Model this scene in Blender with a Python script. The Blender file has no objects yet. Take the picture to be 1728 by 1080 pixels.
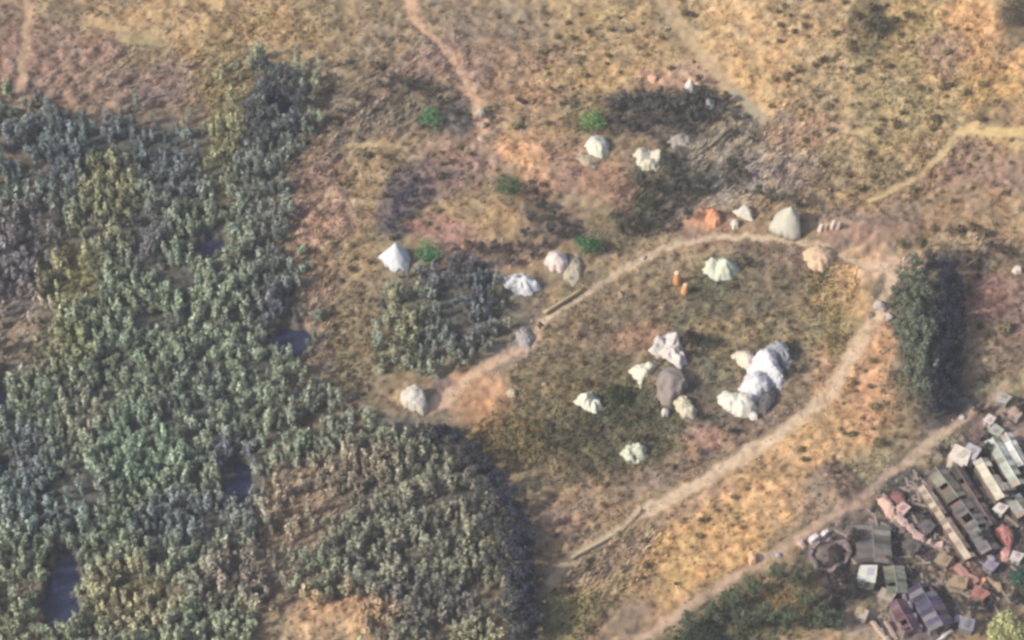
import bpy, math, random
import numpy as np

random.seed(7)
rng = np.random.default_rng(11)
R = math.radians
sc = bpy.context.scene
COL = sc.collection

# ------------------------------------------------------------------ camera, sky, sun, exposure
PITCH, DIST, HALF = R(50), 340.0, 72.0 / 340.0
FPX = 864.0 / HALF
CAM = np.array([0.0, -DIST * math.cos(PITCH), DIST * math.sin(PITCH)])
cam_d = bpy.data.cameras.new('camera')
cam = bpy.data.objects.new('camera', cam_d)
COL.objects.link(cam)
cam.location = CAM
cam.rotation_euler = (R(90) - PITCH, 0, 0)
cam_d.sensor_width = 36.0
cam_d.lens = 18.0 / HALF
cam_d.clip_start = 1.0
cam_d.clip_end = 6000.0
sc.camera = cam

SUN_EL = R(37)
SHADOW = (0.93, 0.37)                      # the way shadows fall on the ground
w = bpy.data.worlds.new('World')
sc.world = w
w.use_nodes = True
nt = w.node_tree
bg = nt.nodes['Background']
sky = nt.nodes.new('ShaderNodeTexSky')
sky.sky_type = 'NISHITA'
sky.sun_disc = False
sky.sun_elevation = SUN_EL
sky.sun_rotation = math.atan2(-SHADOW[0], -SHADOW[1])
sky.air_density = 1.0
sky.dust_density = 4.0
nt.links.new(sky.outputs['Color'], bg.inputs['Color'])
bg.inputs['Strength'].default_value = 0.115
sun_d = bpy.data.lights.new('sun', 'SUN')
sun_d.energy = 3.3
sun_d.angle = R(0.5)
sun_d.color = (1.0, 0.93, 0.82)
sun = bpy.data.objects.new('sun', sun_d)
COL.objects.link(sun)
from mathutils import Vector, Matrix
sdir = Vector((SHADOW[0] * math.cos(SUN_EL), SHADOW[1] * math.cos(SUN_EL), -math.sin(SUN_EL))).normalized()
sun.rotation_euler = sdir.to_track_quat('-Z', 'Y').to_euler()
sun.location = (0, 0, 150)
sc.view_settings.view_transform = 'Standard'
sc.view_settings.look = 'None'
sc.view_settings.exposure = 0.55
sc.view_settings.gamma = 1.0
sc.cycles.max_bounces = 4
sc.cycles.volume_bounces = 0
sc.cycles.filter_width = 3.0               # a soft, low-resolution video still
ALB = 0.66                                 # sunlit picture value -> base colour

# ------------------------------------------------------------------ maths helpers
def s2l(c):
    c = np.asarray(c, float) / 255.0
    return np.where(c <= 0.04045, c / 12.92, ((c + 0.055) / 1.055) ** 2.4)

def alb(c, k=1.0):
    return tuple(float(v) for v in s2l(c) * ALB * k)

def hash2(ix, iy, seed):
    n = (ix.astype(np.int64) * 374761393 + iy.astype(np.int64) * 668265263 + seed * 1442695041) & 0xFFFFFFFF
    n = ((n ^ (n >> 13)) * 1274126177) & 0xFFFFFFFF
    n = (n ^ (n >> 16)) & 0xFFFFFFFF
    return n / 4294967295.0

def vnoise(x, y, seed=0):
    x = np.asarray(x, float); y = np.asarray(y, float)
    ix = np.floor(x); iy = np.floor(y)
    fx = x - ix; fy = y - iy
    fx = fx * fx * (3 - 2 * fx); fy = fy * fy * (3 - 2 * fy)
    a = hash2(ix, iy, seed); b = hash2(ix + 1, iy, seed)
    c = hash2(ix, iy + 1, seed); d = hash2(ix + 1, iy + 1, seed)
    return (a + (b - a) * fx) * (1 - fy) + (c + (d - c) * fx) * fy     # 0..1

def fbm(x, y, seed=0, octv=3):
    s = 0; a = 1.0; t = 0
    for k in range(octv):
        s = s + a * (vnoise(x * 2 ** k, y * 2 ** k, seed + k * 17) - 0.5); t += a; a *= 0.55
    return s / t * 2          # about -1..1

def to_px(x, y, z=0.0):
    dx = x - CAM[0]; dy = y - CAM[1]; dz = z - CAM[2]
    dep = dy * math.cos(PITCH) - dz * math.sin(PITCH)
    up = dy * math.sin(PITCH) + dz * math.cos(PITCH)
    return 864 + dx / dep * FPX, 540 - up / dep * FPX

def to_w(px, py, z=0.0):
    a = (np.asarray(px, float) - 864) / FPX; b = (540 - np.asarray(py, float)) / FPX
    dy = math.cos(PITCH) + b * math.sin(PITCH)
    dz = -math.sin(PITCH) + b * math.cos(PITCH)
    t = (z - CAM[2]) / dz
    return a * t, CAM[1] + dy * t

def sstep(e0, e1, x):
    t = np.clip((x - e0) / (e1 - e0), 0, 1)
    return t * t * (3 - 2 * t)

def ell(px, py, cx, cy, rx, ry, ang=0):
    c, s = math.cos(R(ang)), math.sin(R(ang))
    dx = px - cx; dy = -(py - cy)
    u = (dx * c + dy * s) / rx; v = (-dx * s + dy * c) / ry
    return np.sqrt(u * u + v * v)

def seg_dist(px, py, pts):
    """distance to a polyline in reference pixels"""
    best = np.full(np.shape(px), 1e9)
    for (x0, y0), (x1, y1) in zip(pts[:-1], pts[1:]):
        vx, vy = x1 - x0, y1 - y0
        t = np.clip(((px - x0) * vx + (py - y0) * vy) / (vx * vx + vy * vy), 0, 1)
        best = np.minimum(best, np.hypot(px - x0 - t * vx, py - y0 - t * vy))
    return best

def in_poly(px, py, poly):
    inside = np.zeros(np.shape(px), bool)
    n = len(poly)
    for i in range(n):
        x0, y0 = poly[i]; x1, y1 = poly[(i + 1) % n]
        c = ((y0 > py) != (y1 > py)) & (px < (x1 - x0) * (py - y0) / (y1 - y0 + 1e-9) + x0)
        inside ^= c
    return inside

# ------------------------------------------------------------------ the ground: where each kind of soil lies
TRACKS = [  # polyline, half width, colour, strength
    ([(690, -60), (692, 10), (703, 36), (735, 62), (762, 90), (782, 125), (800, 165), (815, 215)], 8, (222, 176, 142), .95),
    ([(1505, 470), (1488, 520), (1455, 570), (1425, 618), (1402, 660), (1370, 695), (1300, 742), (1210, 795), (1140, 838), (1075, 872)], 12, (226, 196, 166), .95),
    ([(1075, 872), (1040, 898), (1000, 922), (960, 948), (930, 985)], 9, (208, 184, 150), .9),
    ([(1500, 455), (1440, 440), (1385, 412), (1300, 398), (1210, 397), (1135, 410), (1085, 436), (1040, 462), (985, 495), (915, 535)], 6, (214, 188, 158), 1.0),
    ([(915, 535), (905, 560), (875, 590), (835, 608), (795, 632), (765, 662), (725, 690)], 11, (222, 184, 154), 1.0),
    ([(1700, 650), (1610, 715), (1550, 762), (1490, 812), (1440, 850), (1350, 905), (1280, 948), (1215, 990), (1140, 1040), (1060, 1090), (1000, 1140)], 8.5, (206, 172, 152), .85),
    ([(1760, 222), (1680, 222), (1620, 218)], 8, (232, 200, 128), .85),
    ([(1620, 218), (1585, 262), (1545, 300), (1500, 322), (1470, 336)], 5, (216, 188, 128), .8),
    ([(46, -40), (45, 60), (36, 110), (32, 175)], 7, (210, 172, 138), .75),
    ([(1110, -20), (1150, 45), (1195, 100), (1240, 150), (1285, 192)], 11, (200, 172, 132), .7),
    ([(588, 246), (620, 242), (662, 247)], 6, (208, 182, 124), .8),
    ([(1408, 216), (1450, 222), (1490, 224)], 5, (212, 190, 126), .7),
    ([(140, 30), (260, 60)], 6, (198, 170, 120), .5),
    ([(1240, 150), (1280, 190)], 9, (176, 168, 142), .8),
    ([(200, 60), (268, 70)], 7, (186, 170, 112), .7),
    ([(195, 975), (245, 945)], 6, (178, 164, 124), .7),
]
PATCH = [  # cx, cy, rx, ry, angle, colour, strength
    # broad tints
    (1250, 60, 520, 170, 0, (182, 154, 108), .9), (1650, 100, 260, 200, 0, (190, 160, 106), .8),
    (640, 80, 300, 130, 0, (160, 138, 104), .9), (330, 40, 200, 70, 0, (184, 152, 106), .9),
    (100, 110, 190, 70, 0, (160, 130, 116), .95), (20, 60, 60, 70, 0, (150, 122, 108), .6),
    (240, 140, 140, 60, 0, (158, 132, 112), .8), (390, 150, 70, 110, 10, (156, 140, 98), .85),
    (235, 95, 40, 55, 0, (146, 128, 94), .7), (250, 150, 55, 40, 0, (132, 112, 108), .7),
    (700, 50, 160, 60, 30, (150, 132, 112), .5), (850, 40, 90, 50, 0, (142, 124, 106), .7),
    (760, 110, 80, 60, 40, (164, 132, 114), .8), (700, 130, 80, 45, 30, (150, 124, 110), .7),
    (860, 130, 120, 60, 0, (166, 134, 108), .8), (960, 110, 170, 50, 0, (172, 144, 106), .7),
    (970, 125, 70, 24, 0, (196, 160, 106), .7), (1060, 130, 60, 22, 20, (194, 158, 108), .7),
    (1150, 60, 60, 60, 0, (172, 148, 116), .5), (1245, 70, 80, 85, 0, (216, 176, 122), .9),
    (1290, 120, 60, 70, 0, (206, 166, 112), .7), (1190, 120, 50, 32, 0, (196, 158, 136), .7),
    (1130, 130, 40, 22, 0, (188, 148, 126), .7), (1390, 50, 80, 70, 0, (194, 162, 116), .7),
    (1470, 40, 34, 60, 5, (112, 104, 78), .75), (1560, 60, 70, 60, 0, (184, 160, 104), .6),
    (1635, 40, 70, 40, -50, (214, 162, 106), .9), (1680, 100, 70, 55, -30, (218, 168, 104), .9),
    (1670, 150, 60, 30, 20, (206, 164, 98), .7), (1700, 40, 40, 90, -30, (126, 112, 92), .85),
    (1590, 90, 45, 40, 0, (170, 136, 114), .7), (1450, 130, 100, 60, 0, (172, 154, 116), .7),
    (1380, 170, 90, 50, 0, (168, 144, 112), .6), (1520, 190, 110, 40, 0, (176, 158, 112), .6),
    (1690, 195, 50, 20, 0, (150, 126, 96), .7),
    (1350, 220, 70, 36, 0, (176, 140, 114), .7), (1470, 250, 130, 36, 10, (178, 156, 112), .7),
    (1500, 290, 110, 34, 25, (172, 146, 104), .7), (1640, 290, 110, 60, 0, (158, 126, 110), .85),
    (1600, 340, 150, 40, 0, (166, 136, 104), .8), (1690, 370, 90, 40, 0, (170, 142, 106), .7),
    # burnt, grey ground of the north camp
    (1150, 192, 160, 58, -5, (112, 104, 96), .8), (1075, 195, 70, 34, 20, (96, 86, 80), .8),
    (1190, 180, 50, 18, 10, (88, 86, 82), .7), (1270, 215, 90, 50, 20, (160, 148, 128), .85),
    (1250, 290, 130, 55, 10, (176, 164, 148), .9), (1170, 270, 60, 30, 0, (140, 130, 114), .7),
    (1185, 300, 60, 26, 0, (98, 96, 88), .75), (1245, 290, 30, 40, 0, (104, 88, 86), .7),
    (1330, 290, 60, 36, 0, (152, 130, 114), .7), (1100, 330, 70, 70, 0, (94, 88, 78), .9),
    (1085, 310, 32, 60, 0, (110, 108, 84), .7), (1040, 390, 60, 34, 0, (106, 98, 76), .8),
    (990, 190, 50, 40, 0, (134, 120, 88), .7), (1010, 300, 80, 40, -10, (168, 128, 106), .8),
    (905, 340, 30, 40, 0, (98, 88, 84), .7), (935, 385, 50, 26, 0, (104, 92, 90), .75),
    (880, 250, 60, 32, 0, (212, 162, 116), .9), (905, 280, 26, 46, 0, (216, 166, 122), .8),
    (910, 180, 60, 60, 0, (180, 146, 110), .6), (780, 270, 90, 60, 20, (162, 132, 116), .9),
    (760, 350, 70, 50, 0, (160, 134, 108), .85), (800, 355, 60, 40, 0, (170, 144, 102), .7),
    (745, 390, 60, 26, 0, (176, 132, 120), .8), (850, 370, 70, 24, 0, (168, 138, 98), .7),
    (740, 300, 40, 40, 0, (146, 120, 114), .7), (970, 270, 50, 36, 0, (178, 140, 120), .6),
    # west bank
    (620, 180, 110, 60, 25, (136, 122, 104), .9), (700, 165, 60, 32, 10, (112, 104, 86), .8),
    (760, 200, 50, 30, 0, (116, 108, 106), .85), (640, 290, 80, 50, 0, (170, 144, 106), .85),
    (560, 330, 80, 60, 20, (176, 146, 122), .8), (550, 290, 60, 28, 25, (140, 112, 108), .6),
    (540, 380, 60, 40, 30, (188, 150, 126), .8), (600, 440, 70, 50, 0, (160, 138, 102), .8),
    (640, 410, 50, 30, 0, (146, 132, 96), .6), (560, 500, 60, 90, 10, (160, 134, 112), .85),
    (540, 600, 60, 70, 0, (146, 126, 104), .85), (600, 660, 80, 50, 0, (134, 120, 98), .8),
    (690, 330, 34, 70, -30, (98, 92, 104), .85), (665, 385, 34, 24, 0, (110, 102, 108), .8),  # dark shade line above the bell tent, painted into the soil
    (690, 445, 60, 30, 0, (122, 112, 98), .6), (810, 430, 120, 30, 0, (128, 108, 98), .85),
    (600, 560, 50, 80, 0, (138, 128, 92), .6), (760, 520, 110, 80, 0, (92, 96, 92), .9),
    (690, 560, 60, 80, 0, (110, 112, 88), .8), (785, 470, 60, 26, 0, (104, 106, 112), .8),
    (880, 520, 50, 40, 0, (110, 106, 98), .8), (960, 470, 60, 30, 0, (128, 116, 92), .7),
    (870, 585, 50, 24, 20, (150, 136, 128), .8),
    (752, 655, 22, 20, 0, (120, 104, 112), .6), (705, 700, 60, 24, 0, (126, 118, 104), .6),  # first: purple shadow of the pale rounded tent, painted in
    # compound between the two tracks
    (1120, 580, 250, 130, 15, (128, 119, 92), .95), (1290, 500, 140, 80, 0, (126, 117, 92), .9),
    (940, 700, 180, 110, 20, (126, 112, 80), .95), (800, 660, 60, 40, 20, (196, 148, 112), .9),
    (815, 690, 50, 30, 0, (180, 136, 92), .8), (840, 750, 80, 50, 0, (136, 118, 76), .8),
    (1020, 740, 140, 70, 10, (112, 108, 84), .85), (950, 770, 60, 50, 0, (112, 100, 76), .7),
    (1060, 690, 70, 30, 0, (92, 92, 72), .7), (1040, 540, 100, 50, 20, (148, 124, 98), .7),
    (1080, 570, 60, 26, 0, (164, 126, 104), .6), (1230, 560, 70, 40, 0, (160, 138, 100), .8),
    (1200, 600, 40, 50, 0, (140, 130, 100), .6), (1340, 560, 60, 50, 0, (150, 134, 98), .7),
    (1400, 490, 60, 60, 0, (176, 150, 98), .85), (1440, 480, 44, 80, 0, (202, 162, 112), .85),
    (1420, 560, 30, 70, 10, (150, 136, 88), .7), (1330, 470, 50, 60, 0, (128, 110, 92), .7),
    (1210, 480, 40, 26, 0, (100, 106, 84), .6), (1300, 420, 100, 20, 0, (142, 120, 104), .7),
    (1150, 640, 60, 50, 0, (124, 112, 104), .6), (1200, 690, 60, 50, 0, (112, 100, 90), .7),
    (1180, 740, 36, 26, 0, (190, 146, 130), .8), (1270, 720, 90, 26, 30, (140, 120, 106), .8),
    (1350, 640, 40, 60, 0, (144, 126, 104), .6), (1130, 790, 90, 26, 30, (150, 126, 110), .7),
    (1010, 840, 100, 40, 15, (160, 134, 106), .85), (920, 810, 60, 50, 0, (156, 136, 100), .7),
    (950, 870, 60, 40, 0, (172, 140, 114), .8), (1020, 800, 60, 30, 0, (120, 106, 82), .6),
    (1190, 380, 70, 34, 0, (170, 132, 112), .7), (1180, 370, 26, 20, 0, (206, 148, 112), .7),
    (1465, 380, 90, 34, 0, (158, 130, 114), .9), (1430, 405, 50, 20, 0, (140, 114, 106), .7),
    (1490, 450, 50, 26, 10, (218, 180, 156), .95), (1450, 430, 40, 26, 0, (198, 158, 120), .8),
    # ochre strip south of the main track
    (1430, 640, 60, 110, 0, (206, 160, 116), .9), (1480, 640, 44, 110, 0, (208, 156, 116), .9),
    (1380, 760, 110, 60, 20, (204, 162, 110), .9), (1290, 840, 130, 60, 30, (206, 164, 112), .95),
    (1190, 920, 110, 70, 30, (212, 166, 104), .95), (1100, 980, 90, 60, 25, (204, 162, 102), .9),
    (1400, 830, 70, 44, 0, (164, 134, 108), .9), (1390, 820, 38, 36, 0, (142, 124, 108), .8),
    (1180, 850, 70, 20, 30, (184, 148, 122), .6), (1000, 1000, 90, 60, 30, (158, 138, 100), .9),
    (1020, 960, 80, 22, 30, (156, 132, 112), .7), (940, 1050, 60, 50, 0, (156, 148, 100), .8),
    (1040, 1050, 80, 30, 30, (148, 124, 106), .8), (1460, 780, 50, 30, 0, (160, 148, 112), .8),
    (1510, 720, 34, 60, 0, (150, 130, 94), .7),
    # grove floor and eastern field
    (1530, 560, 60, 120, -12, (102, 104, 88), .95), (1545, 470, 60, 30, 20, (112, 104, 92), .9),
    (1596, 600, 52, 140, 0, (72, 72, 80), .98), (1600, 540, 40, 80, 0, (72, 72, 80), .9), (1590, 660, 40, 60, 0, (72, 72, 80), .9),  # the grove's cast shadow painted into the soil
    (1680, 520, 70, 80, 0, (152, 120, 108), .95), (1650, 510, 40, 40, 0, (172, 124, 110), .7),
    (1640, 600, 34, 50, 0, (170, 146, 112), .85), (1700, 600, 50, 40, 0, (142, 122, 108), .8),
    (1620, 430, 90, 26, 15, (122, 112, 98), .85), (1690, 430, 60, 20, 0, (112, 100, 82), .8),
    (1600, 400, 60, 20, 0, (168, 144, 106), .7), (1700, 660, 50, 26, 0, (150, 142, 100), .6),
    # settlement, south east
    (1600, 860, 220, 190, 0, (94, 90, 88), .95), (1620, 700, 110, 50, 20, (120, 108, 100), .9),  # first: soil darkened to paint in the black gaps between sheds
    (1690, 720, 60, 50, 0, (146, 124, 116), .7), (1570, 760, 50, 26, 20, (160, 146, 118), .8),
    (1480, 900, 60, 70, 0, (116, 106, 100), .9), (1450, 880, 50, 30, 0, (120, 106, 98), .8),
    (1410, 990, 50, 60, 0, (62, 58, 68), .85), (1390, 930, 30, 30, 0, (130, 118, 120), .6),  # first: black shadow of the pit, painted in
    (1500, 1010, 50, 50, 0, (128, 122, 104), .8), (1560, 970, 60, 40, 0, (150, 128, 98), .8),
    (1640, 970, 60, 34, 0, (150, 112, 104), .8), (1690, 1000, 50, 40, 0, (112, 104, 96), .8),
    (1480, 1060, 60, 40, 0, (166, 146, 130), .8), (1560, 1050, 60, 40, 0, (110, 102, 112), .8),
    (1260, 1040, 120, 60, 20, (98, 96, 72), .95), (1180, 1090, 90, 30, 0, (70, 78, 62), .9),
    (1310, 1010, 50, 40, 0, (138, 118, 76), .8), (1340, 960, 60, 20, 30, (122, 112, 92), .8),
    # marsh floor on the west
    (230, 640, 330, 480, 0, (90, 92, 88), 1.0), (700, 900, 190, 190, 0, (100, 96, 88), .95),
    (440, 210, 90, 110, 0, (88, 92, 88), .9), (150, 250, 190, 60, 0, (80, 88, 88), .9),
    (40, 570, 60, 70, 0, (150, 134, 114), .9), (20, 490, 60, 60, 0, (124, 114, 110), .8),
    (120, 470, 60, 70, 20, (136, 132, 92), .85), (190, 330, 50, 70, 0, (120, 118, 88), .6),
    (20, 290, 40, 30, 0, (130, 116, 90), .7), (100, 590, 60, 40, 0, (118, 122, 84), .7),
    (560, 1040, 120, 44, 10, (188, 152, 114), .95), (440, 1050, 60, 34, 0, (152, 134, 106), .8),
    (230, 1000, 70, 50, 0, (142, 134, 98), .8), (510, 860, 80, 70, 30, (150, 128, 104), .85),
    (460, 950, 60, 50, 0, (128, 116, 100), .7), (560, 960, 60, 40, 0, (130, 120, 102), .7),
    (340, 980, 60, 40, 0, (122, 116, 98), .6), (380, 250, 30, 90, 0, (122, 120, 86), .7),
    (720, 735, 70, 24, -10, (92, 86, 104), .85), (790, 790, 50, 34, -40, (80, 82, 92), .85),  # purple-grey shadow along the wood's right edge, painted in
]
PATCH.sort(key=lambda p: -(p[2] * p[3]))
POOL_SHADE = [  # cx, cy, rx, ry, angle : slate-blue sheets for shadow gaps in the wood, a few read as pools
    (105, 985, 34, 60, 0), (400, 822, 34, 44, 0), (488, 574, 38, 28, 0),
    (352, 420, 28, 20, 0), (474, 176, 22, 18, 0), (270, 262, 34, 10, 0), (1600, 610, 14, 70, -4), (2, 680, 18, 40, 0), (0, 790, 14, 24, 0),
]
SHADE_BAND = [(690, 735), (745, 748), (790, 800), (835, 870), (870, 950), (895, 1040), (905, 1140)]  # shallow dip, tinted grey for the shadow along the wood's edge
MOUNDS = [ # cx, cy, rx, ry, height
    (1400, 825, 60, 40, 1.6), (1470, 385, 90, 34, 1.2), (1300, 640, 80, 70, .5), (1150, 610, 70, 60, .4),
    (880, 260, 50, 30, .6), (700, 165, 60, 30, .7), (1640, 540, 60, 90, .9), (1560, 450, 40, 30, .6),
    (640, 280, 60, 40, .6), (1100, 330, 70, 60, -.6), (560, 1040, 120, 44, .7), (1000, 960, 60, 20, -.5),
    (1350, 740, 60, 30, .4), (1050, 985, 50, 30, .5), (1660, 430, 60, 20, -.6),
]

def warp(px, py):
    wx = fbm(px / 70, py / 70, 3, 3) * 26 + fbm(px / 16, py / 16, 31, 2) * 7
    wy = fbm(px / 70, py / 70, 5, 3) * 22 + fbm(px / 16, py / 16, 37, 2) * 6
    return px + wx, py + wy

def pool_shade_d(qx, qy):
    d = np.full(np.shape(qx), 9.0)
    for cx, cy, rx, ry, an in POOL_SHADE: d = np.minimum(d, ell(qx, qy, cx, cy, rx, ry, an))
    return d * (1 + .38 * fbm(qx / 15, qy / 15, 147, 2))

def ripple(px, py):
    """rough ground: hummocks drawn out along one diagonal, -1..1"""
    a = R(33)
    u = px * math.cos(a) - py * math.sin(a); v = px * math.sin(a) + py * math.cos(a)
    s = fbm(u / 30, v / 9, 41, 3)
    i = fbm(px / 13, py / 11, 43, 2)
    return s, i

def streakiness(px, py):
    s = np.zeros(np.shape(px))
    for (cx, cy, rx, ry) in ((600, 200, 130, 80), (540, 400, 80, 260), (1270, 270, 150, 90), (500, 880, 110, 120),
                             (1040, 950, 110, 60), (230, 130, 200, 60), (700, 130, 120, 80)):
        s = np.maximum(s, 1 - sstep(.7, 1.3, ell(px, py, cx, cy, rx, ry)))
    return s

def height(x, y):
    x = np.asarray(x, float); y = np.asarray(y, float)
    px, py = to_px(x, y)
    qx, qy = warp(px, py)
    h = fbm(x / 55, y / 55, 61, 3) * .7
    s, i = ripple(px, py)
    road = np.zeros(np.shape(px))
    for pts, hw, c, st in TRACKS:
        road = np.maximum(road, 1 - sstep(hw * .8, hw * 2, seg_dist(px, py, pts)))
    k = streakiness(px, py)
    rough = (s * (.24 + .42 * k) + i * .26) * (1 - road * .9)
    h = h + rough - road * .12
    for cx, cy, rx, ry, a in MOUNDS:
        h = h + a * (1 - sstep(.2, 1.15, ell(qx, qy, cx, cy, rx, ry)))
    d = pool_shade_d(qx, qy)
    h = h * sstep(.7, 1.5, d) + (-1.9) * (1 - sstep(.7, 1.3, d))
    e = seg_dist(qx, qy, SHADE_BAND)
    h = h - .5 * (1 - sstep(6, 30, e))
    return h

def P(px, py, lift=0.0):
    """the ground point seen at a reference pixel"""
    z = 0.0
    for _ in range(5):
        x, y = to_w(px, py, z)
        z = float(height(np.array([x]), np.array([y]))[0])
    return float(x), float(y), z + lift

def soil_colour(px, py):
    qx, qy = warp(px, py)
    n = fbm(px / 120, py / 120, 71, 3)
    c = s2l((160, 136, 106))[None, :] * (1 + .12 * n[:, None])
    for cx, cy, rx, ry, an, colr, st in PATCH:
        m = (np.abs(px - cx) < max(rx, ry) * 2) & (np.abs(py - cy) < max(rx, ry) * 2)
        if not m.any(): continue
        wgt = (st * (1 - sstep(.55, 1.3, ell(qx[m], qy[m], cx, cy, rx, ry, an))))[:, None]
        c[m] = c[m] * (1 - wgt) + s2l(colr) * wgt
    # speckle of litter, stones and dry tufts
    s, i = ripple(px, py)
    f = fbm(px / 6, py / 6, 83, 2)
    hue = fbm(px / 26, py / 22, 91, 2)
    g = 1 + .30 * s + .42 * i + .36 * f
    c = c * np.clip(g, .4, 1.7)[:, None]
    c[:, 0] *= 1 + .10 * hue; c[:, 2] *= 1 - .16 * hue; c[:, 1] *= 1 + .03 * fbm(px / 34, py / 30, 93, 2)
    jx = px + fbm(px / 18, py / 18, 101, 3) * 9; jy = py + fbm(px / 18, py / 18, 103, 3) * 9
    for pts, hw, colr, st in TRACKS:
        d = seg_dist(jx, jy, pts)
        wv_ = .72 + .5 * vnoise(px / 45, py / 45, 401)
        wgt = (st * (1 - sstep(hw * .5 * wv_, hw * 1.25 * wv_, d)))[:, None]
        wgt = wgt * (0.82 + .5 * f + .35 * fbm(px / 22, py / 22, 403, 2))[:, None].clip(0, 1)
        c = c * (1 - wgt) + s2l(colr) * (1 + .08 * i[:, None]) * wgt
    d = pool_shade_d(qx, qy)
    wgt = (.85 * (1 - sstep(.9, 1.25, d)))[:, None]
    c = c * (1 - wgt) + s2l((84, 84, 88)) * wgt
    wgt = (.6 * (1 - sstep(8, 34, seg_dist(qx, qy, SHADE_BAND))))[:, None]
    c = c * (1 - wgt) + s2l((104, 100, 98)) * wgt
    lum = c @ np.array((.3, .59, .11))
    c = lum[:, None] + (c - lum[:, None]) * .80
    return np.clip(c, 0, 1)

# ------------------------------------------------------------------ materials
MATS = {}
def mat(name, col, rough=.85, var=.12, scale=2.0, bump=.25, spec=.25, attr=False, rnd=.0, island=0.0, metal=0.0):
    if name in MATS: return MATS[name]
    m = bpy.data.materials.new(name); m.use_nodes = True
    t = m.node_tree; b = t.nodes['Principled BSDF']
    b.inputs['Roughness'].default_value = rough
    b.inputs['Specular IOR Level'].default_value = spec
    b.inputs['Metallic'].default_value = metal
    N = t.nodes.new; L = t.links.new
    tc = N('ShaderNodeTexCoord')
    nz = N('ShaderNodeTexNoise'); nz.inputs['Scale'].default_value = scale; nz.inputs['Detail'].default_value = 4
    L(tc.outputs['Object'], nz.inputs['Vector'])
    mr = N('ShaderNodeMapRange'); mr.inputs['From Min'].default_value = .3; mr.inputs['From Max'].default_value = .7
    mr.inputs['To Min'].default_value = 1 - var; mr.inputs['To Max'].default_value = 1 + var
    L(nz.outputs['Fac'], mr.inputs['Value'])
    src = mr.outputs['Result']
    if rnd:
        oi = N('ShaderNodeObjectInfo'); m2 = N('ShaderNodeMapRange')
        m2.inputs['To Min'].default_value = 1 - rnd; m2.inputs['To Max'].default_value = 1 + rnd
        L(oi.outputs['Random'], m2.inputs['Value'])
        mm = N('ShaderNodeMath'); mm.operation = 'MULTIPLY'
        L(src, mm.inputs[0]); L(m2.outputs['Result'], mm.inputs[1]); src = mm.outputs[0]
    vm = N('ShaderNodeVectorMath'); vm.operation = 'SCALE'
    if attr:
        at = N('ShaderNodeAttribute'); at.attribute_name = 'Col'
        L(at.outputs['Color'], vm.inputs[0])
    else:
        vm.inputs[0].default_value = col
    L(src, vm.inputs['Scale'])
    L(vm.outputs['Vector'], b.inputs['Base Color'])
    if bump:
        bp = N('ShaderNodeBump'); bp.inputs['Strength'].default_value = bump; bp.inputs['Distance'].default_value = .1
        n2 = N('ShaderNodeTexNoise'); n2.inputs['Scale'].default_value = scale * 3; n2.inputs['Detail'].default_value = 5
        L(tc.outputs['Object'], n2.inputs['Vector']); L(n2.outputs['Fac'], bp.inputs['Height']); L(bp.outputs['Normal'], b.inputs['Normal'])
    MATS[name] = m
    return m

def colour_mat(rgb, kind='cloth'):
    key = '%s_%02x%02x%02x' % ((kind,) + tuple(rgb))
    if kind == 'cloth': return mat(key, alb(rgb, 1.05), .7, .05, .8, .3)
    if kind == 'roof': return mat(key, alb(rgb), .65, .16, 1.3, .2)
    if kind == 'wood': return mat(key, alb(rgb), .9, .2, 3.0, .4)
    if kind == 'stone': return mat(key, alb(rgb), .95, .15, 3.0, .5)
    return mat(key, alb(rgb))

# ------------------------------------------------------------------ object helpers
def tag(o, label=None, cat=None, group=None, kind=None):
    if label: o['label'] = label
    if cat: o['category'] = cat
    if group: o['group'] = group
    if kind: o['kind'] = kind
    return o

def mesh_obj(name, verts, faces, material, parent=None, loc=None, cols=None, smooth=False):
    me = bpy.data.meshes.new(name)
    verts = np.asarray(verts, float); faces_np = None
    if isinstance(faces, np.ndarray):
        nf, k = faces.shape
        me.vertices.add(len(verts)); me.vertices.foreach_set('co', verts.astype(np.float32).ravel())
        me.loops.add(nf * k); me.loops.foreach_set('vertex_index', faces.astype(np.int32).ravel())
        me.polygons.add(nf); me.polygons.foreach_set('loop_start', np.arange(0, nf * k, k, dtype=np.int32))
        me.polygons.foreach_set('loop_total', np.full(nf, k, np.int32))
        me.update(calc_edges=True)
    else:
        me.from_pydata([tuple(v) for v in verts], [], faces)
    if cols is not None:
        ca = me.color_attributes.new('Col', 'FLOAT_COLOR', 'POINT')
        c4 = np.ones((len(verts), 4), np.float32); c4[:, :3] = cols
        ca.data.foreach_set('color', c4.ravel())
    me.materials.append(material)
    if smooth: me.polygons.foreach_set('use_smooth', np.ones(len(me.polygons), bool))
    me.update()
    o = bpy.data.objects.new(name, me); COL.objects.link(o)
    if parent: o.parent = parent
    if loc is not None: o.location = loc
    return o

def empty(name, loc, rz=0.0):
    o = bpy.data.objects.new(name, None); COL.objects.link(o)
    o.empty_display_size = .3
    o.location = loc; o.rotation_euler = (0, 0, rz)
    return o

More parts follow.
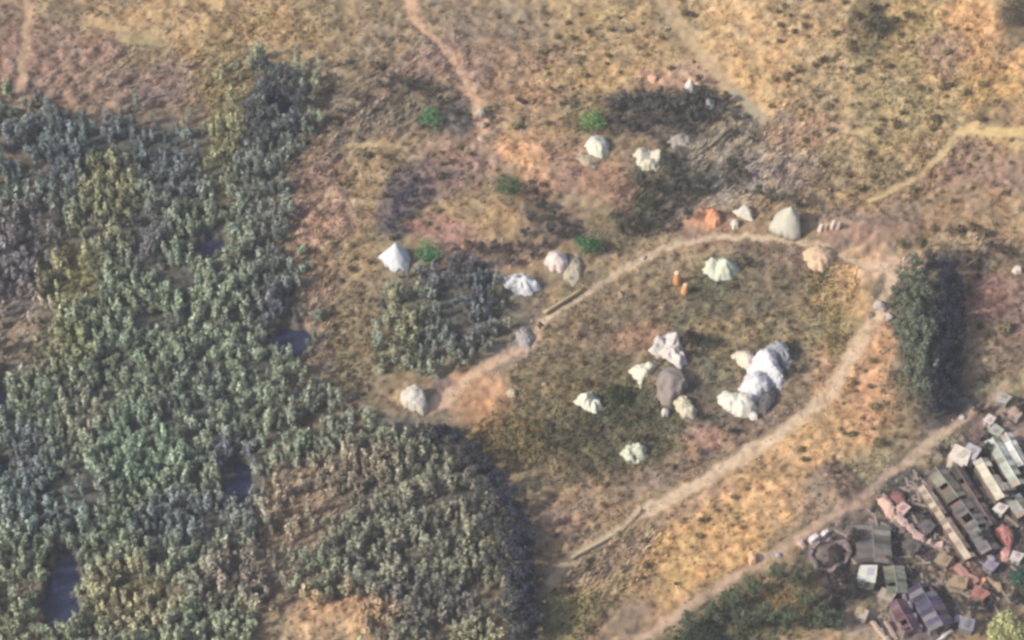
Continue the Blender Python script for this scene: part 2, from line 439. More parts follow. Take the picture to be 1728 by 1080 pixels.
class MB:
    def __init__(s): s.v = []; s.f = []
    def box(s, c, size, rz=0, tilt=(0, 0), taper=1.0):
        M = Matrix.Translation(c) @ Matrix.Rotation(rz, 4, 'Z') @ Matrix.Rotation(tilt[0], 4, 'X') @ Matrix.Rotation(tilt[1], 4, 'Y')
        n = len(s.v); hx, hy, hz = size[0] / 2, size[1] / 2, size[2] / 2
        for z in (-1, 1):
            k = taper if z > 0 else 1
            for (a, b) in ((-1, -1), (1, -1), (1, 1), (-1, 1)):
                s.v.append(tuple(M @ Vector((a * hx * k, b * hy * k, z * hz))))
        for f in ((3, 2, 1, 0), (4, 5, 6, 7), (0, 1, 5, 4), (1, 2, 6, 5), (2, 3, 7, 6), (3, 0, 4, 7)):
            s.f.append(tuple(n + i for i in f))
    def tube(s, pts, r, seg=6):
        n = len(s.v)
        pts = [Vector(p) for p in pts]
        for i, p in enumerate(pts):
            d = (pts[min(i + 1, len(pts) - 1)] - pts[max(i - 1, 0)]).normalized()
            a = d.orthogonal().normalized(); b = d.cross(a)
            rr = r[i] if isinstance(r, (list, tuple)) else r
            for k in range(seg):
                t = 2 * math.pi * k / seg
                s.v.append(tuple(p + (a * math.cos(t) + b * math.sin(t)) * rr))
        for i in range(len(pts) - 1):
            for k in range(seg):
                a0 = n + i * seg + k; a1 = n + i * seg + (k + 1) % seg
                s.f.append((a0, a1, a1 + seg, a0 + seg))
        s.f.append(tuple(n + k for k in range(seg))[::-1])
        s.f.append(tuple(n + (len(pts) - 1) * seg + k for k in range(seg)))
    def build(s, name, m, parent=None, loc=None, smooth=False):
        return mesh_obj(name, s.v, s.f, m, parent, loc, smooth=smooth)

# ------------------------------------------------------------------ the ground sheet
def axis(lo, hi, step, far):
    core = np.arange(lo, hi + step * .5, step)
    out = []; d = step; p = hi
    while p < far:
        d *= 1.35; p += d; out.append(p)
    out2 = []; d = step; p = lo
    while p > -far:
        d *= 1.35; p -= d; out2.append(p)
    return np.concatenate([np.array(out2[::-1]), core, np.array(out)])

gx = axis(-88, 88, .30, 2500); gy = axis(-62, 84, .30, 2500)
GX, GY = np.meshgrid(gx, gy)
fx_, fy_ = GX.ravel(), GY.ravel()
core = (np.abs(fx_) < 200) & (fy_ > -150) & (fy_ < 220)
Z = np.zeros(len(fx_))
Z[core] = height(fx_[core], fy_[core])
pxg, pyg = to_px(fx_, fy_)
colg = np.tile(s2l((160, 136, 106)), (len(fx_), 1))
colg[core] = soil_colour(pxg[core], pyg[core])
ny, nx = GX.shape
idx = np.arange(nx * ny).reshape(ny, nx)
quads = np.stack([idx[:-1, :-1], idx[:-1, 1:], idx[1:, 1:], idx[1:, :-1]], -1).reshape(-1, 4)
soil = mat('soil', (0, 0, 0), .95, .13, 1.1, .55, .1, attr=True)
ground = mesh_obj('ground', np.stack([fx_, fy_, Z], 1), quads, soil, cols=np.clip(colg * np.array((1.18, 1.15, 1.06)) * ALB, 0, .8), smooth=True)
tag(ground, kind='structure')

# ------------------------------------------------------------------ slate-blue sheets: pools, and shadow gaps laid as if wet
wm = bpy.data.materials.new('pool_shade_blue'); wm.use_nodes = True
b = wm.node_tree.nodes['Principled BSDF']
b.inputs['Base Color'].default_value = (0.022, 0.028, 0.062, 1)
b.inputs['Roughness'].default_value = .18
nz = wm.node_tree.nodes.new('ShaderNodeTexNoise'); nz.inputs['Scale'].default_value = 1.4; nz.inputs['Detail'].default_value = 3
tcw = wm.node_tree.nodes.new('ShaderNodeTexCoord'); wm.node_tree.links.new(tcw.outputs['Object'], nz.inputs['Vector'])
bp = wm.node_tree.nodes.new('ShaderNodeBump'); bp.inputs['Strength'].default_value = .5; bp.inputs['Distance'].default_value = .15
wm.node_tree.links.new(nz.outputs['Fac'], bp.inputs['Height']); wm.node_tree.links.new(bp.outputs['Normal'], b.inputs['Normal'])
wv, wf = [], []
for ip, (cx, cy, rx, ry, an) in enumerate(POOL_SHADE):     # each sheet fills its own hollow
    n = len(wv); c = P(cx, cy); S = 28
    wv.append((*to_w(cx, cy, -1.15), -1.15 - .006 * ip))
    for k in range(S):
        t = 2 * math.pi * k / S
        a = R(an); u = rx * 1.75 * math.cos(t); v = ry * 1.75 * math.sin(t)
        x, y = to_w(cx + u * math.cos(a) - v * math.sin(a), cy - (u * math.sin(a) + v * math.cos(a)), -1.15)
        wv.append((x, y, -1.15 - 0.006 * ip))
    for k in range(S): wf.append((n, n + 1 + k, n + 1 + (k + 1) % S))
pool_shade_sheets = mesh_obj('pool_shade_sheets', wv, wf, wm)  # blue sheets: a few pools, the rest stand in for deep shade
tag(pool_shade_sheets, kind='structure')

# ------------------------------------------------------------------ leafy plants
def leaf_cloud(blobs, n, size, seed, up=.3):
    """many small leaf-sized quads through a set of ellipsoids; returns verts, faces, shade-free tone factor"""
    g = np.random.default_rng(seed)
    vol = np.array([b[3] * b[4] * b[5] for b in blobs]) ** .7; vol /= vol.sum()
    which = g.choice(len(blobs), n, p=vol)
    B = np.array(blobs)[which]
    d = g.normal(size=(n, 3)); d /= np.linalg.norm(d, axis=1)[:, None]
    r = g.random(n) ** .45
    c = B[:, :3] + d * B[:, 3:6] * r[:, None]
    c[:, 2] = np.maximum(c[:, 2], .05)
    nrm = d + g.normal(size=(n, 3)) * .7; nrm[:, 2] += up
    nrm /= np.linalg.norm(nrm, axis=1)[:, None]
    ref = g.normal(size=(n, 3))
    a = np.cross(nrm, ref); a /= np.linalg.norm(a, axis=1)[:, None]
    bb = np.cross(nrm, a)
    s = size * (.6 + .8 * g.random(n))[:, None]
    e = .45 + .35 * g.random(n)[:, None]
    V = np.stack([c - a * s, c - bb * s * e, c + a * s, c + bb * s * e], 1).reshape(-1, 3)
    F = np.arange(n * 4).reshape(n, 4)
    tone = 1 + .28 * (g.random(n) - .5) + .35 * (hash2(which, which * 3 + 1, seed) - .5)
    return V, F, np.repeat(tone, 4)

def shrub_shape(kind, seed):
    g = random.Random(seed)
    bl = []
    if kind == 'spire':                      # slender upright wetland shrub
        for k in range(g.randint(3, 5)):
            a = g.random() * 6.28; r = g.random() * .45
            h = g.uniform(1.3, 3.0); q = g.uniform(.26, .42)
            bl.append((r * 1.3 * math.cos(a), r * 1.3 * math.sin(a), h * .58, q, q, h * .45))
        return leaf_cloud(bl, 120, .17, seed)
    if kind == 'round':                      # low round dry bush
        for k in range(g.randint(3, 5)):
            a = g.random() * 6.28; r = g.random() * .3
            bl.append((r * math.cos(a), r * math.sin(a), g.uniform(.25, .45), .32, .32, .3))
        return leaf_cloud(bl, 80, .12, seed)
    if kind == 'crown':                      # broad, loose bush
        for k in range(g.randint(6, 9)):
            a = g.random() * 6.28; r = g.random() * .8
            bl.append((r * math.cos(a), r * math.sin(a), g.uniform(.6, 1.5), .5, .5, .45))
        return leaf_cloud(bl, 300, .17, seed)

SHAPES = {k: [shrub_shape(k, 100 * i + s) for s in range(9)] for i, k in enumerate(('spire', 'round', 'crown'))}
leaf = mat('foliage', (0, 0, 0), .8, .15, 1.6, 0, .15, attr=True)

VEG = [  # plant colour over the marsh: cx, cy, rx, ry, sRGB
    (250, 600, 500, 600, (122, 132, 112)), (150, 260, 230, 90, (98, 106, 108)), (440, 200, 90, 90, (98, 104, 106)),
    (330, 300, 90, 60, (96, 102, 104)), (380, 220, 36, 120, (140, 140, 108)), (190, 330, 50, 80, (134, 134, 104)), (110, 470, 60, 70, (146, 142, 106)),
    (60, 400, 70, 60, (112, 108, 110)), (250, 420, 50, 60, (104, 104, 106)), (170, 400, 50, 40, (126, 126, 104)),
    (100, 590, 60, 40, (134, 138, 102)), (40, 560, 60, 90, (150, 138, 124)), (20, 460, 70, 70, (118, 112, 114)),
    (230, 760, 90, 80, (118, 134, 114)), (240, 600, 60, 60, (116, 128, 108)), (330, 680, 50, 60, (108, 118, 106)), (140, 700, 50, 50, (134, 134, 116)),
    (300, 880, 70, 40, (104, 112, 112)), (500, 860, 90, 80, (142, 130, 112)), (690, 900, 160, 150, (122, 122, 106)), (600, 800, 70, 50, (140, 130, 112)),
    (700, 1040, 160, 60, (112, 110, 102)), (230, 1010, 90, 70, (146, 140, 112)), (420, 980, 90, 60, (132, 124, 112)),
    (60, 850, 120, 60, (116, 126, 122)), (40, 780, 60, 50, (108, 116, 118)), (460, 400, 50, 200, (108, 114, 106)), (470, 540, 40, 60, (96, 100, 104)), (560, 700, 80, 70, (116, 120, 106)),
    (730, 540, 130, 110, (104, 110, 102)), (680, 560, 40, 80, (128, 128, 104)), (560, 1040, 120, 40, (176, 150, 118)),
    (780, 460, 80, 40, (98, 100, 108)), (800, 520, 40, 60, (94, 98, 104)), (400, 860, 60, 60, (116, 120, 114)), (400, 780, 40, 40, (102, 104, 112)),
    (1020, 740, 150, 90, (100, 104, 80)), (1260, 1040, 160, 90, (116, 116, 88)), (1530, 570, 60, 130, (108, 116, 98)),
    (1310, 1010, 50, 40, (146, 128, 84)), (1180, 1090, 90, 40, (72, 88, 66)),
]
def veg_colour(px, py):
    qx, qy = warp(px, py)
    c = np.tile(s2l((132, 130, 104)), (len(px), 1))
    for cx, cy, rx, ry, col in VEG:
        wgt = (.95 * (1 - sstep(.6, 1.25, ell(qx, qy, cx, cy, rx, ry))))[:, None]
        c = c * (1 - wgt) + s2l(col) * wgt
    return c

def scatter(poly, spacing, keep=None, jit=.5, rag=34):
    xs = [p[0] for p in poly]; ys = [p[1] for p in poly]
    pts = []
    y = min(ys); row = 0
    while y < max(ys):
        x = min(xs) + (row % 2) * spacing / 2
        while x < max(xs):
            pts.append((x + rng.uniform(-jit, jit) * spacing, y + rng.uniform(-jit, jit) * spacing))
            x += spacing
        y += spacing * .85; row += 1
    a = np.array(pts)
    ex = fbm(a[:, 0] / 34, a[:, 1] / 34, 301, 2) * rag + rng.normal(size=len(a)) * rag * .32
    ey = fbm(a[:, 0] / 34, a[:, 1] / 34, 305, 2) * rag + rng.normal(size=len(a)) * rag * .32
    m = in_poly(a[:, 0] + ex, a[:, 1] + ey, poly)
    a = a[m]
    if keep is not None: a = a[keep(a[:, 0], a[:, 1])]
    return a

def off_pool_shade(px, py, k=1.0):
    qx, qy = warp(px, py)
    ok = pool_shade_d(qx, qy) > k
    
    return ok
def off_tracks(px, py, k=1.6):
    ok = np.ones(len(px), bool)
    for pts, hw, c, st in TRACKS: ok &= seg_dist(px, py, pts) > hw * k
    return ok

MARSH = [(-60, 165), (60, 175), (130, 195), (250, 225), (320, 215), (350, 150), (390, 95), (450, 95), (530, 120), (548, 200), (478, 262),
         (482, 330), (488, 420), (500, 520), (520, 620), (590, 690), (660, 735), (760, 770), (830, 850), (870, 930), (880, 1010), (870, 1140), (640, 1140),
         (620, 1060), (600, 1010), (540, 1000), (440, 1020), (420, 1140), (-60, 1140)]
THICKET = [(630, 520), (690, 455), (740, 435), (800, 440), (850, 480), (868, 540), (860, 580), (800, 610), (755, 640), (690, 640), (640, 610)]

def thin_marsh(px, py):
    keep = off_pool_shade(px, py)
    q = np.random.default_rng(3).random(len(px))
    for cx, cy, rx, ry, pr in ((40, 565, 55, 75, .75), (110, 470, 50, 60, .6), (500, 860, 60, 70, .35), (230, 1010, 60, 40, .6), (290, 150, 60, 60, .5), (380, 150, 50, 60, .6)):
        keep &= ~((ell(px, py, cx, cy, rx, ry) < 1) & (q < pr))
    for cx, cy, rx, ry, pr in ((205, 262, 40, 16, .8), (300, 470, 26, 20, .7), (330, 250, 30, 16, .8), (130, 830, 40, 18, .6), (250, 560, 18, 30, .6), (760, 830, 40, 20, .6), (420, 640, 22, 30, .6), (600, 850, 40, 18, .6), (380, 350, 16, 40, .6), (550, 720, 40, 16, .7), (70, 380, 40, 26, .6), (820, 1040, 22, 40, .6), (330, 900, 22, 40, .6)):
        keep &= ~((ell(*warp(px, py), cx, cy, rx, ry) < 1) & (q < pr))
    w_ = pool_shade_d(*warp(px, py)); keep &= (w_ > 1.1) | ((w_ > .6) & (q < .14))
    keep &= ~((vnoise(px / 26, py / 22, 611) < .24) & (q > .2))
    keep &= ~((ell(*warp(px, py), 500, 860, 80, 70) < 1) & (q > .72))
    keep &= ~((ell(*warp(px, py), 460, 960, 70, 40) < 1) & (q > .5))
    n = vnoise(px / 40, py / 40, 131)
    keep &= ~((n < .16) & (q > .5))
    return keep

spots = scatter(MARSH, 11.0, thin_marsh)
spots2 = scatter(THICKET, 12.0, lambda x, y: off_pool_shade(x, y) & off_tracks(x, y, 1.3) & (vnoise(x / 26, y / 20, 77) > .3), rag=30)
allp = np.concatenate([spots, spots2])
X, Y = to_w(allp[:, 0], allp[:, 1], -.2)
Zs = height(X, Y) - .05
VC = veg_colour(allp[:, 0], allp[:, 1])
SCL = .50 + .75 * rng.random(len(allp)) ** 1.5
YAW = rng.random(len(allp)) * 6.28
KIND = np.where(rng.random(len(allp)) < .8, 0, 2)
big = (SCL * np.where(KIND == 2, 1.35, 1.0)) * (1 + (allp[:, 1] - 540) / 4000)
inframe = (allp[:, 0] > 5) & (allp[:, 0] < 1720) & (allp[:, 1] > 12) & (allp[:, 1] < 1070)
order = np.argsort(-big * inframe)
chosen = set(order[:300].tolist())
PAL = {'spire': {}, 'crown': {}}
def tinted(kind, si, col):
    """shared meshes: nine shapes of each kind in a few leaf tints"""
    key = (si, tuple(int(v * 40) for v in col))
    if key not in PAL[kind]:
        V, F, tone = SHAPES[kind][si]
        q = np.array([(int(v * 40) + .5) / 40 for v in col])
        c = np.clip(q[None, :] * tone[:, None], 0, 1) * ALB
        o = mesh_obj('wetland_shrub', V, F, leaf, cols=c)
        PAL[kind][key] = o.data
        bpy.data.objects.remove(o)
    return PAL[kind][key]

SC = 1.0
mv, mf, mc = [], [], []; off = 0
for i in range(len(allp)):
    kind = 'spire' if KIND[i] == 0 else 'crown'
    si = i % 9
    sc_i = SCL[i] * (1.05 if kind == 'spire' else .85)
    bright = (2.2 if allp[i, 1] < 740 or allp[i, 0] < 420 else 2.15) * (.6 + .8 * rng.random())
    col = VC[i] * bright
    if i in chosen:
        me = tinted(kind, si, col)
        o = bpy.data.objects.new('wetland_shrub', me); COL.objects.link(o)
        o.location = (X[i], Y[i], Zs[i]); o.rotation_euler = (0, 0, YAW[i]); o.scale = (sc_i, sc_i, sc_i * (1.3 if kind == 'spire' else 1.0))
        lum = s2l((132, 138, 115))[1]
        if allp[i, 0] > 620 and allp[i, 1] < 660:
            tag(o, 'dark grey-green shrub in the thicket below the white bell tent', 'shrub', 'shrubs of the small thicket')
        elif col[0] > col[1] * 1.03:
            tag(o, 'brownish half-dry shrub in the marsh scrub on the left', 'shrub', 'brownish shrubs of the marsh scrub')
        elif allp[i, 1] > 760:
            tag(o, 'grey-green leafy shrub in the lower part of the marsh scrub', 'shrub', 'green shrubs of the lower marsh scrub')
        else:
            tag(o, 'grey-green leafy shrub in the upper part of the marsh scrub', 'shrub', 'green shrubs of the upper marsh scrub')
    else:
        V, F, tone = SHAPES[kind][si]
        c, s = math.cos(YAW[i]), math.sin(YAW[i])
        W = np.stack([V[:, 0] * c - V[:, 1] * s, V[:, 0] * s + V[:, 1] * c, V[:, 2] * (1.3 if kind == 'spire' else 1.0)], 1) * sc_i + (X[i], Y[i], Zs[i])
        mv.append(W); mf.append(F + off); off += len(V)
        mc.append(np.clip(col[None, :] * tone[:, None], 0, 1) * ALB)
o = mesh_obj('marsh_scrub', np.concatenate(mv), np.concatenate(mf), leaf, cols=np.concatenate(mc))
tag(o, 'dense grey-green scrub covering the marsh on the left', 'scrub', kind='stuff')

# --- scattered dry bushes on the open ground
DRYSP = []
def add_dry(poly, sp, prob, seed, size=(.6, 1.1)):
    q = np.random.default_rng(seed)
    a = scatter(poly, sp, lambda x, y: off_tracks(x, y) & off_pool_shade(x, y, 1.2))
    a = a[q.random(len(a)) < prob]
    for p in a: DRYSP.append((p[0], p[1], q.uniform(*size)))
add_dry([(900, 10), (1110, 10), (1200, 130), (1130, 150), (900, 160)], 24, .45, 1, (.5, .95))
add_dry([(1300, 10), (1600, 10), (1720, 180), (1720, 340), (1400, 350), (1290, 190)], 27, .45, 2, (.55, 1.1))
add_dry([(830, 10), (900, 10), (1000, 240), (860, 220)], 26, .35, 3, (.5, 1.0))
add_dry([(1090, 900), (1300, 760), (1400, 720), (1440, 760), (1200, 940), (1060, 1020)], 25, .35, 4, (.5, .9))
add_dry([(1420, 600), (1500, 600), (1510, 740), (1400, 760)], 24, .4, 5, (.5, .9))
add_dry([(900, 600), (1380, 440), (1390, 600), (1200, 760), (960, 880), (900, 780)], 36, .35, 6, (.5, 1.0))
add_dry([(500, 230), (700, 100), (830, 260), (700, 420), (520, 620)], 32, .35, 7, (.5, 1.0))
add_dry([(1480, 340), (1720, 340), (1720, 640), (1640, 620), (1620, 440)], 30, .35, 8, (.6, 1.1))
EXPL = [(1345, 122, 1.0), (1330, 128, 1.1), (1388, 105, 1.2), (1376, 112, 1.0), (1410, 60, 1.1), (1430, 72, 1.2), (1480, 62, 1.3), (1490, 52, 1.2), (1440, 84, 1.1),
        (1530, 30, 1.3), (1510, 38, 1.2), (1520, 412, 1.4), (1550, 408, 1.0), (1618, 392, 1.5), (1640, 386, 1.3), (1668, 400, 1.5), (1700, 550, 1.0),
        (1690, 562, 1.5), (1672, 566, 1.0), (1515, 212, 1.3), (1580, 205, 1.5), (1575, 220, 1.2), (1450, 322, 1.3), (870, 216, 1.2), (1400, 220, 1.1), (1480, 226, 1.1),
        (1450, 30, 1.6), (1470, 20, 1.8), (1466, 44, 1.7), (1360, 30, 1.1), (1312, 20, 1.0), (1360, 45, 1.0), (1155, 25, 1.2), (1170, 30, 1.0),
        (1480, 750, 1.3), (1470, 690, 1.2), (1440, 735, 1.0), (640, 115, 1.4), (742, 300, 1.3), (620, 265, 1.2), (985, 130, 1.0), (964, 66, 1.1), (978, 98, 1.1)]
DRYSP += EXPL
DRYSP = DRYSP[:300]
RM = {}
DT = [(120, 104, 76), (132, 122, 86), (112, 98, 78), (140, 130, 94)]
for i, (px, py, s) in enumerate(DRYSP):
    si, ti = i % 9, (i // 3) % 4
    if (si, ti) not in RM:
        V, F, tone = SHAPES['round'][si]
        t = mesh_obj('dry_bush', V, F, leaf, cols=np.clip(s2l(DT[ti])[None] * tone[:, None], 0, 1) * ALB)
        RM[(si, ti)] = t.data; bpy.data.objects.remove(t)
    o = bpy.data.objects.new('dry_bush', RM[(si, ti)]); COL.objects.link(o)
    x, y, z = P(px, py)
    o.location = (x, y, z - .05); o.rotation_euler = (0, 0, i * 1.7); o.scale = (s * 1.6, s * 1.6, s * 1.25)
    if py < 360 and px > 1280: t = ('small dark bush on the ochre ground at upper right', 'bushes on the upper right slope')
    elif py < 260 and px > 830: t = ('small dark bush on the dry ground above the camp', 'bushes above the camp')
    elif px > 1480 and py < 700: t = ('dark bush on the pinkish ground right of the grove', 'bushes right of the pond')
    elif px < 840: t = ('small dark bush on the pink ground beside the marsh', 'bushes between marsh and footpath')
    elif seg_dist(np.array([px]), np.array([py]), TRACKS[1][0])[0] < 130 and py > 590 and (py - 590) > -(px - 1480) * .62 - 20: t = ('tiny bush on the ochre strip below the main track', 'bushes on the ochre strip')
    else: t = ('low bush inside the plot above the main track', 'bushes inside the plot')
    tag(o, t[0], 'bush', t[1])

# --- made-up green bushes on the crosshair marks, yellow-green tree
def bush(name, label, px, py, rad, hgt, col, n=500, size=.15, group=None, seed=1):
    g = random.Random(seed)
    x, y, z = P(px, py)
    root = empty(name, (x, y, z))
    tag(root, label, 'bush' if 'bush' in name else 'tree', group)
    st = MB()
    bl = []
    for k in range(13):
        a = k * 2.4 + g.random(); r = rad * .66 * math.sqrt((k + .5) / 13)
        h = hgt * g.uniform(.45, .8)
        bl.append((r * math.cos(a), r * math.sin(a), h, rad * .4, rad * .4, hgt * .26))
        if k < 6: st.tube([(r * .1 * math.cos(a), r * .1 * math.sin(a), -.1), (r * .4 * math.cos(a), r * .4 * math.sin(a), h * .5), (r * math.cos(a), r * math.sin(a), h)], [.07, .05, .03], 5)
    V, F, tone = leaf_cloud(bl, int(n * 2.2), size, seed + 50)
    st.build('stem', colour_mat((110, 92, 72), 'wood'), root)
    mesh_obj('foliage', V, F, leaf, root, cols=np.clip(s2l(col)[None] * tone[:, None], 0, 1) * ALB)
    return root
bush('marker_bush', 'bright green bush added on the crosshair mark left of the footpath end', 728, 207, 2.5, 2.0, (100, 158, 96), seed=2, n=240)  # these five green bushes are made up, one per crosshair mark
bush('marker_bush', 'bright green bush added on the crosshair mark behind the cream tarpaulin bundle', 1000, 214, 2.4, 2.5, (108, 164, 94), seed=3, n=250)
bush('marker_bush', 'bright green bush added on the crosshair mark right of the white bell tent', 724, 432, 2.7, 2.2, (98, 158, 102), seed=4, n=260)
bush('marker_bush', 'dark green bush added on the crosshair mark right of the round pinkish-white tent', 992, 425, 2.4, 2.8, (78, 128, 82), seed=5, n=460)
bush('marker_bush', 'dark green bush added on the crosshair centre in the middle of the clearing', 858, 322, 2.5, 2.0, (92, 122, 78), seed=6, n=300)
bush('pale_tree', 'pale yellow-green tree at the lower right corner', 1696, 1082, 3.0, 3.2, (204, 206, 146), 1300, .2, seed=8)
bush('dark_bush', 'dark teal-green bush at the right edge beyond the sheds', 1722, 985, 1.9, 2.2, (70, 110, 92), 420, seed=9)
bush('dark_bush', 'dark olive bush at the bottom edge below the lower track', 1180, 1085, 3.0, 2.2, (66, 84, 60), 700, seed=10)
bush('dark_bush', 'olive bush right of the brown earth patch below the lower track', 1385, 1045, 2.4, 2.2, (100, 104, 80), 520, seed=11)
bush('dark_bush', 'dark green bush left of the white tarpaulin heap inside the plot', 1045, 672, 2.2, 1.3, (70, 80, 54), 420, seed=12)
bush('dark_bush', 'dark bush added for the shadow behind the rumpled white tarpaulin heap', 1170, 582, 1.6, 2.6, (64, 62, 48), 420, seed=13)  # dark bush put in place of the white heap's shadow
bush('dark_bush', 'dark bush at the top edge below the ochre field', 1474, 50, 2.6, 2.6, (108, 104, 80), 520, seed=14)
bush('dark_bush', 'dull brown bush at the upper right corner', 1712, 30, 4.0, 2.4, (112, 100, 82), 800, seed=15)

# --- taller dark trees; some rows added or tinted to stand in for shade
TREES = {}
def tree_data(k):
    if k in TREES: return TREES[k]
    g = random.Random(500 + k); st = MB(); bl = []
    st.tube([(0, 0, -.3), (.05, .03, 1.2), (.0, .1, 2.6)], [.16, .13, .08], 7)
    for q in range(11):
        a = q * 2.4 + g.random(); r = 1.25 * math.sqrt((q + .5) / 11); h = g.uniform(2.2, 4.6) - r * .5
        bl.append((r * math.cos(a), r * math.sin(a), h, g.uniform(.45, .75), g.uniform(.45, .75), g.uniform(.5, .9)))
        if q % 2 == 0: st.tube([(0, .05, 1.2 + q * .1), (r * .5 * math.cos(a), r * .5 * math.sin(a), h * .7), (r * math.cos(a), r * math.sin(a), h)], [.07, .05, .02], 5)
    V, F, tone = leaf_cloud(bl, 620, .17, 600 + k)
    TREES[k] = (st, V, F, tone, {})
    return TREES[k]
def tree(px, py, sc_, col, label, group, flat=1.0):
    k = int(px * 3 + py) % 6
    st, V, F, tone, cache = tree_data(k)
    x, y, z = P(px, py)
    root = empty('tree', (x, y, z), (px * 1.3) % 6.28); root.scale = (sc_, sc_, sc_ * flat)
    tag(root, label, 'tree', group)
    if 'st' not in cache:
        o = st.build('trunk', colour_mat((104, 90, 76), 'wood'), root); cache['st'] = o.data
    else:
        o = bpy.data.objects.new('trunk', cache['st']); COL.objects.link(o); o.parent = root
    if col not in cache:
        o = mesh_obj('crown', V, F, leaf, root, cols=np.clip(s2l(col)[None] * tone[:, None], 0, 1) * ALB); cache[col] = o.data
    else:
        o = bpy.data.objects.new('crown', cache[col]); COL.objects.link(o); o.parent = root
for (px, py, q) in [(1520, 482, .7), (1540, 466, .8), (1508, 515, .8), (1536, 500, 1.0), (1524, 540, .95), (1548, 530, 1.1), (1512, 572, .8), (1540, 565, 1.2), (1552, 596, 1.25),
                    (1526, 602, 1.0), (1544, 628, 1.2), (1556, 652, 1.1), (1532, 652, .9), (1548, 682, 1.0), (1562, 700, .7), (1566, 450, .7), (1590, 462, .7), (1566, 560, .9), (1568, 620, .9)]:
    tree(px, py, q, (116, 124, 106) if px < 1560 else (88, 90, 86), 'grey-green tree in the long grove right of the track bend' if px < 1560 else 'tree darkened for shade along the right side of the grove beyond the track bend', 'trees of the grove by the track bend' if px < 1560 else 'dark trees on the right of the grove', 1.15)  # right-hand trees get a darker leaf colour for the grove's shade
for (px, py, q) in [(1592, 484, .9), (1586, 510, 1.0), (1604, 500, .8), (1590, 536, 1.1), (1606, 530, .9), (1586, 562, 1.1), (1602, 572, 1.0), (1584, 590, 1.2), (1600, 606, 1.1), (1582, 622, 1.1),
                    (1598, 634, 1.1), (1580, 648, 1.1), (1596, 662, 1.0), (1574, 676, 1.0), (1590, 690, .9), (1610, 552, .8), (1608, 584, .8), (1576, 706, .7)]:
    tree(px, py, q * 1.1, (46, 49, 64), 'dark blue-green tree added for the shadow right of the grove', 'dark stand added for the grove shadow', 1.1)  # dark stand added in place of the grove's cast shadow
for (px, py, q) in [(716, 738, .6), (742, 744, .7), (772, 754, .7), (800, 780, .8), (820, 806, .8), (842, 836, .9), (858, 866, 1.0), (872, 900, 1.0), (880, 936, 1.1), (884, 972, 1.1), (884, 1008, 1.1), (886, 1044, 1.1), (866, 940, 1.1), (870, 1000, 1.0), (896, 1076, 1.0), (756, 738, .5)]:
    tree(px, py, q * 1.1, (60, 62, 78), 'dark bluish tree added for the shadow on the right edge of the wood', 'outermost trees added for the wood edge shadow')  # outer row added and tinted bluish for the wood's edge shadow
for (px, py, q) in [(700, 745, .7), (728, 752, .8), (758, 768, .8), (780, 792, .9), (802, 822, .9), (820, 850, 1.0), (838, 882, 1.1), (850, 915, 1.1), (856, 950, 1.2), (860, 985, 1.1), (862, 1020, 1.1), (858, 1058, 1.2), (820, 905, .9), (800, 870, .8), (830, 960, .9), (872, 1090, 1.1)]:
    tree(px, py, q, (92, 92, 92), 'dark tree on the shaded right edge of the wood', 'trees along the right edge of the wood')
for (px, py, q) in [(446, 120, .7), (470, 140, .8), (496, 150, .8), (452, 165, .9), (480, 182, .9), (506, 190, .9), (460, 208, .8), (492, 222, .8), (516, 168, .7), (440, 235, .8), (420, 200, .8)]:
    tree(px, py, q, (98, 104, 108), 'blue-grey tree in the upper right corner of the wood', 'trees in the upper corner of the wood')
for (px, py, q) in [(1240, 206, .5), (1168, 204, .7), (1150, 226, .5), (1040, 210, .5), (1200, 176, .6), (1180, 160, .5), (1226, 172, .45), (1084, 168, .5), (1116, 196, .7), (1030, 188, .6), (1052, 178, .65), (1072, 196, .6), (1096, 184, .7), (1118, 176, .7), (1138, 190, .7), (1160, 178, .75), (1184, 196, .6), (1100, 212, .6), (1132, 214, .6), (1066, 222, .5), (1206, 206, .5), (1220, 190, .5)]:
    tree(px, py, q * 1.2, (92, 92, 88), 'dark scorched bush above the square cream tarpaulin', 'scorched bushes on the burnt ground', .75)
for (px, py, q) in [(1082, 318, .6), (1104, 330, .65), (1078, 348, .6), (1098, 366, .65), (1074, 384, .6), (1112, 392, .5), (1130, 300, .5), (1052, 396, .6), (1040, 376, .5)]:
    tree(px, py, q * 1.25, (86, 86, 72), 'dark bush on the slope below the square cream tarpaulin', 'bushes below the square cream tarpaulin', .9)
for (px, py, q) in [(672, 372, .55), (684, 350, .55), (696, 330, .5), (704, 312, .45), (660, 392, .5)]:
    tree(px, py, q * 1.3, (80, 80, 96), 'dark bush in the slanting row above the white bell tent', 'row of bushes above the bell tent', .8)
for (px, py, q) in [(900, 336, .5), (912, 356, .5), (896, 376, .45), (930, 398, .5), (952, 402, .5), (885, 400, .4)]:
    tree(px, py, q * 1.3, (82, 78, 78), 'dark bush on the bank above the round pinkish-white tent', 'bushes on the bank in the middle', .8)
for (px, py, q) in [(1148, 318, .5), (1160, 334, .5), (1178, 312, .45), (1190, 330, .4), (1140, 350, .5), (1160, 370, .4), (1250, 300, .45), (1236, 284, .4), (1228, 316, .4), (1280, 330, .4), (1300, 344, .45), (1344, 350, .45), (1120, 262, .5), (1130, 282, .5), (1270, 240, .35), (1240, 232, .35)]:
    tree(px, py, q * 1.4, (84, 84, 76), 'dark bush on the rough grey ground left of and above the pyramid tent', 'bushes on the rough grey ground', .85)
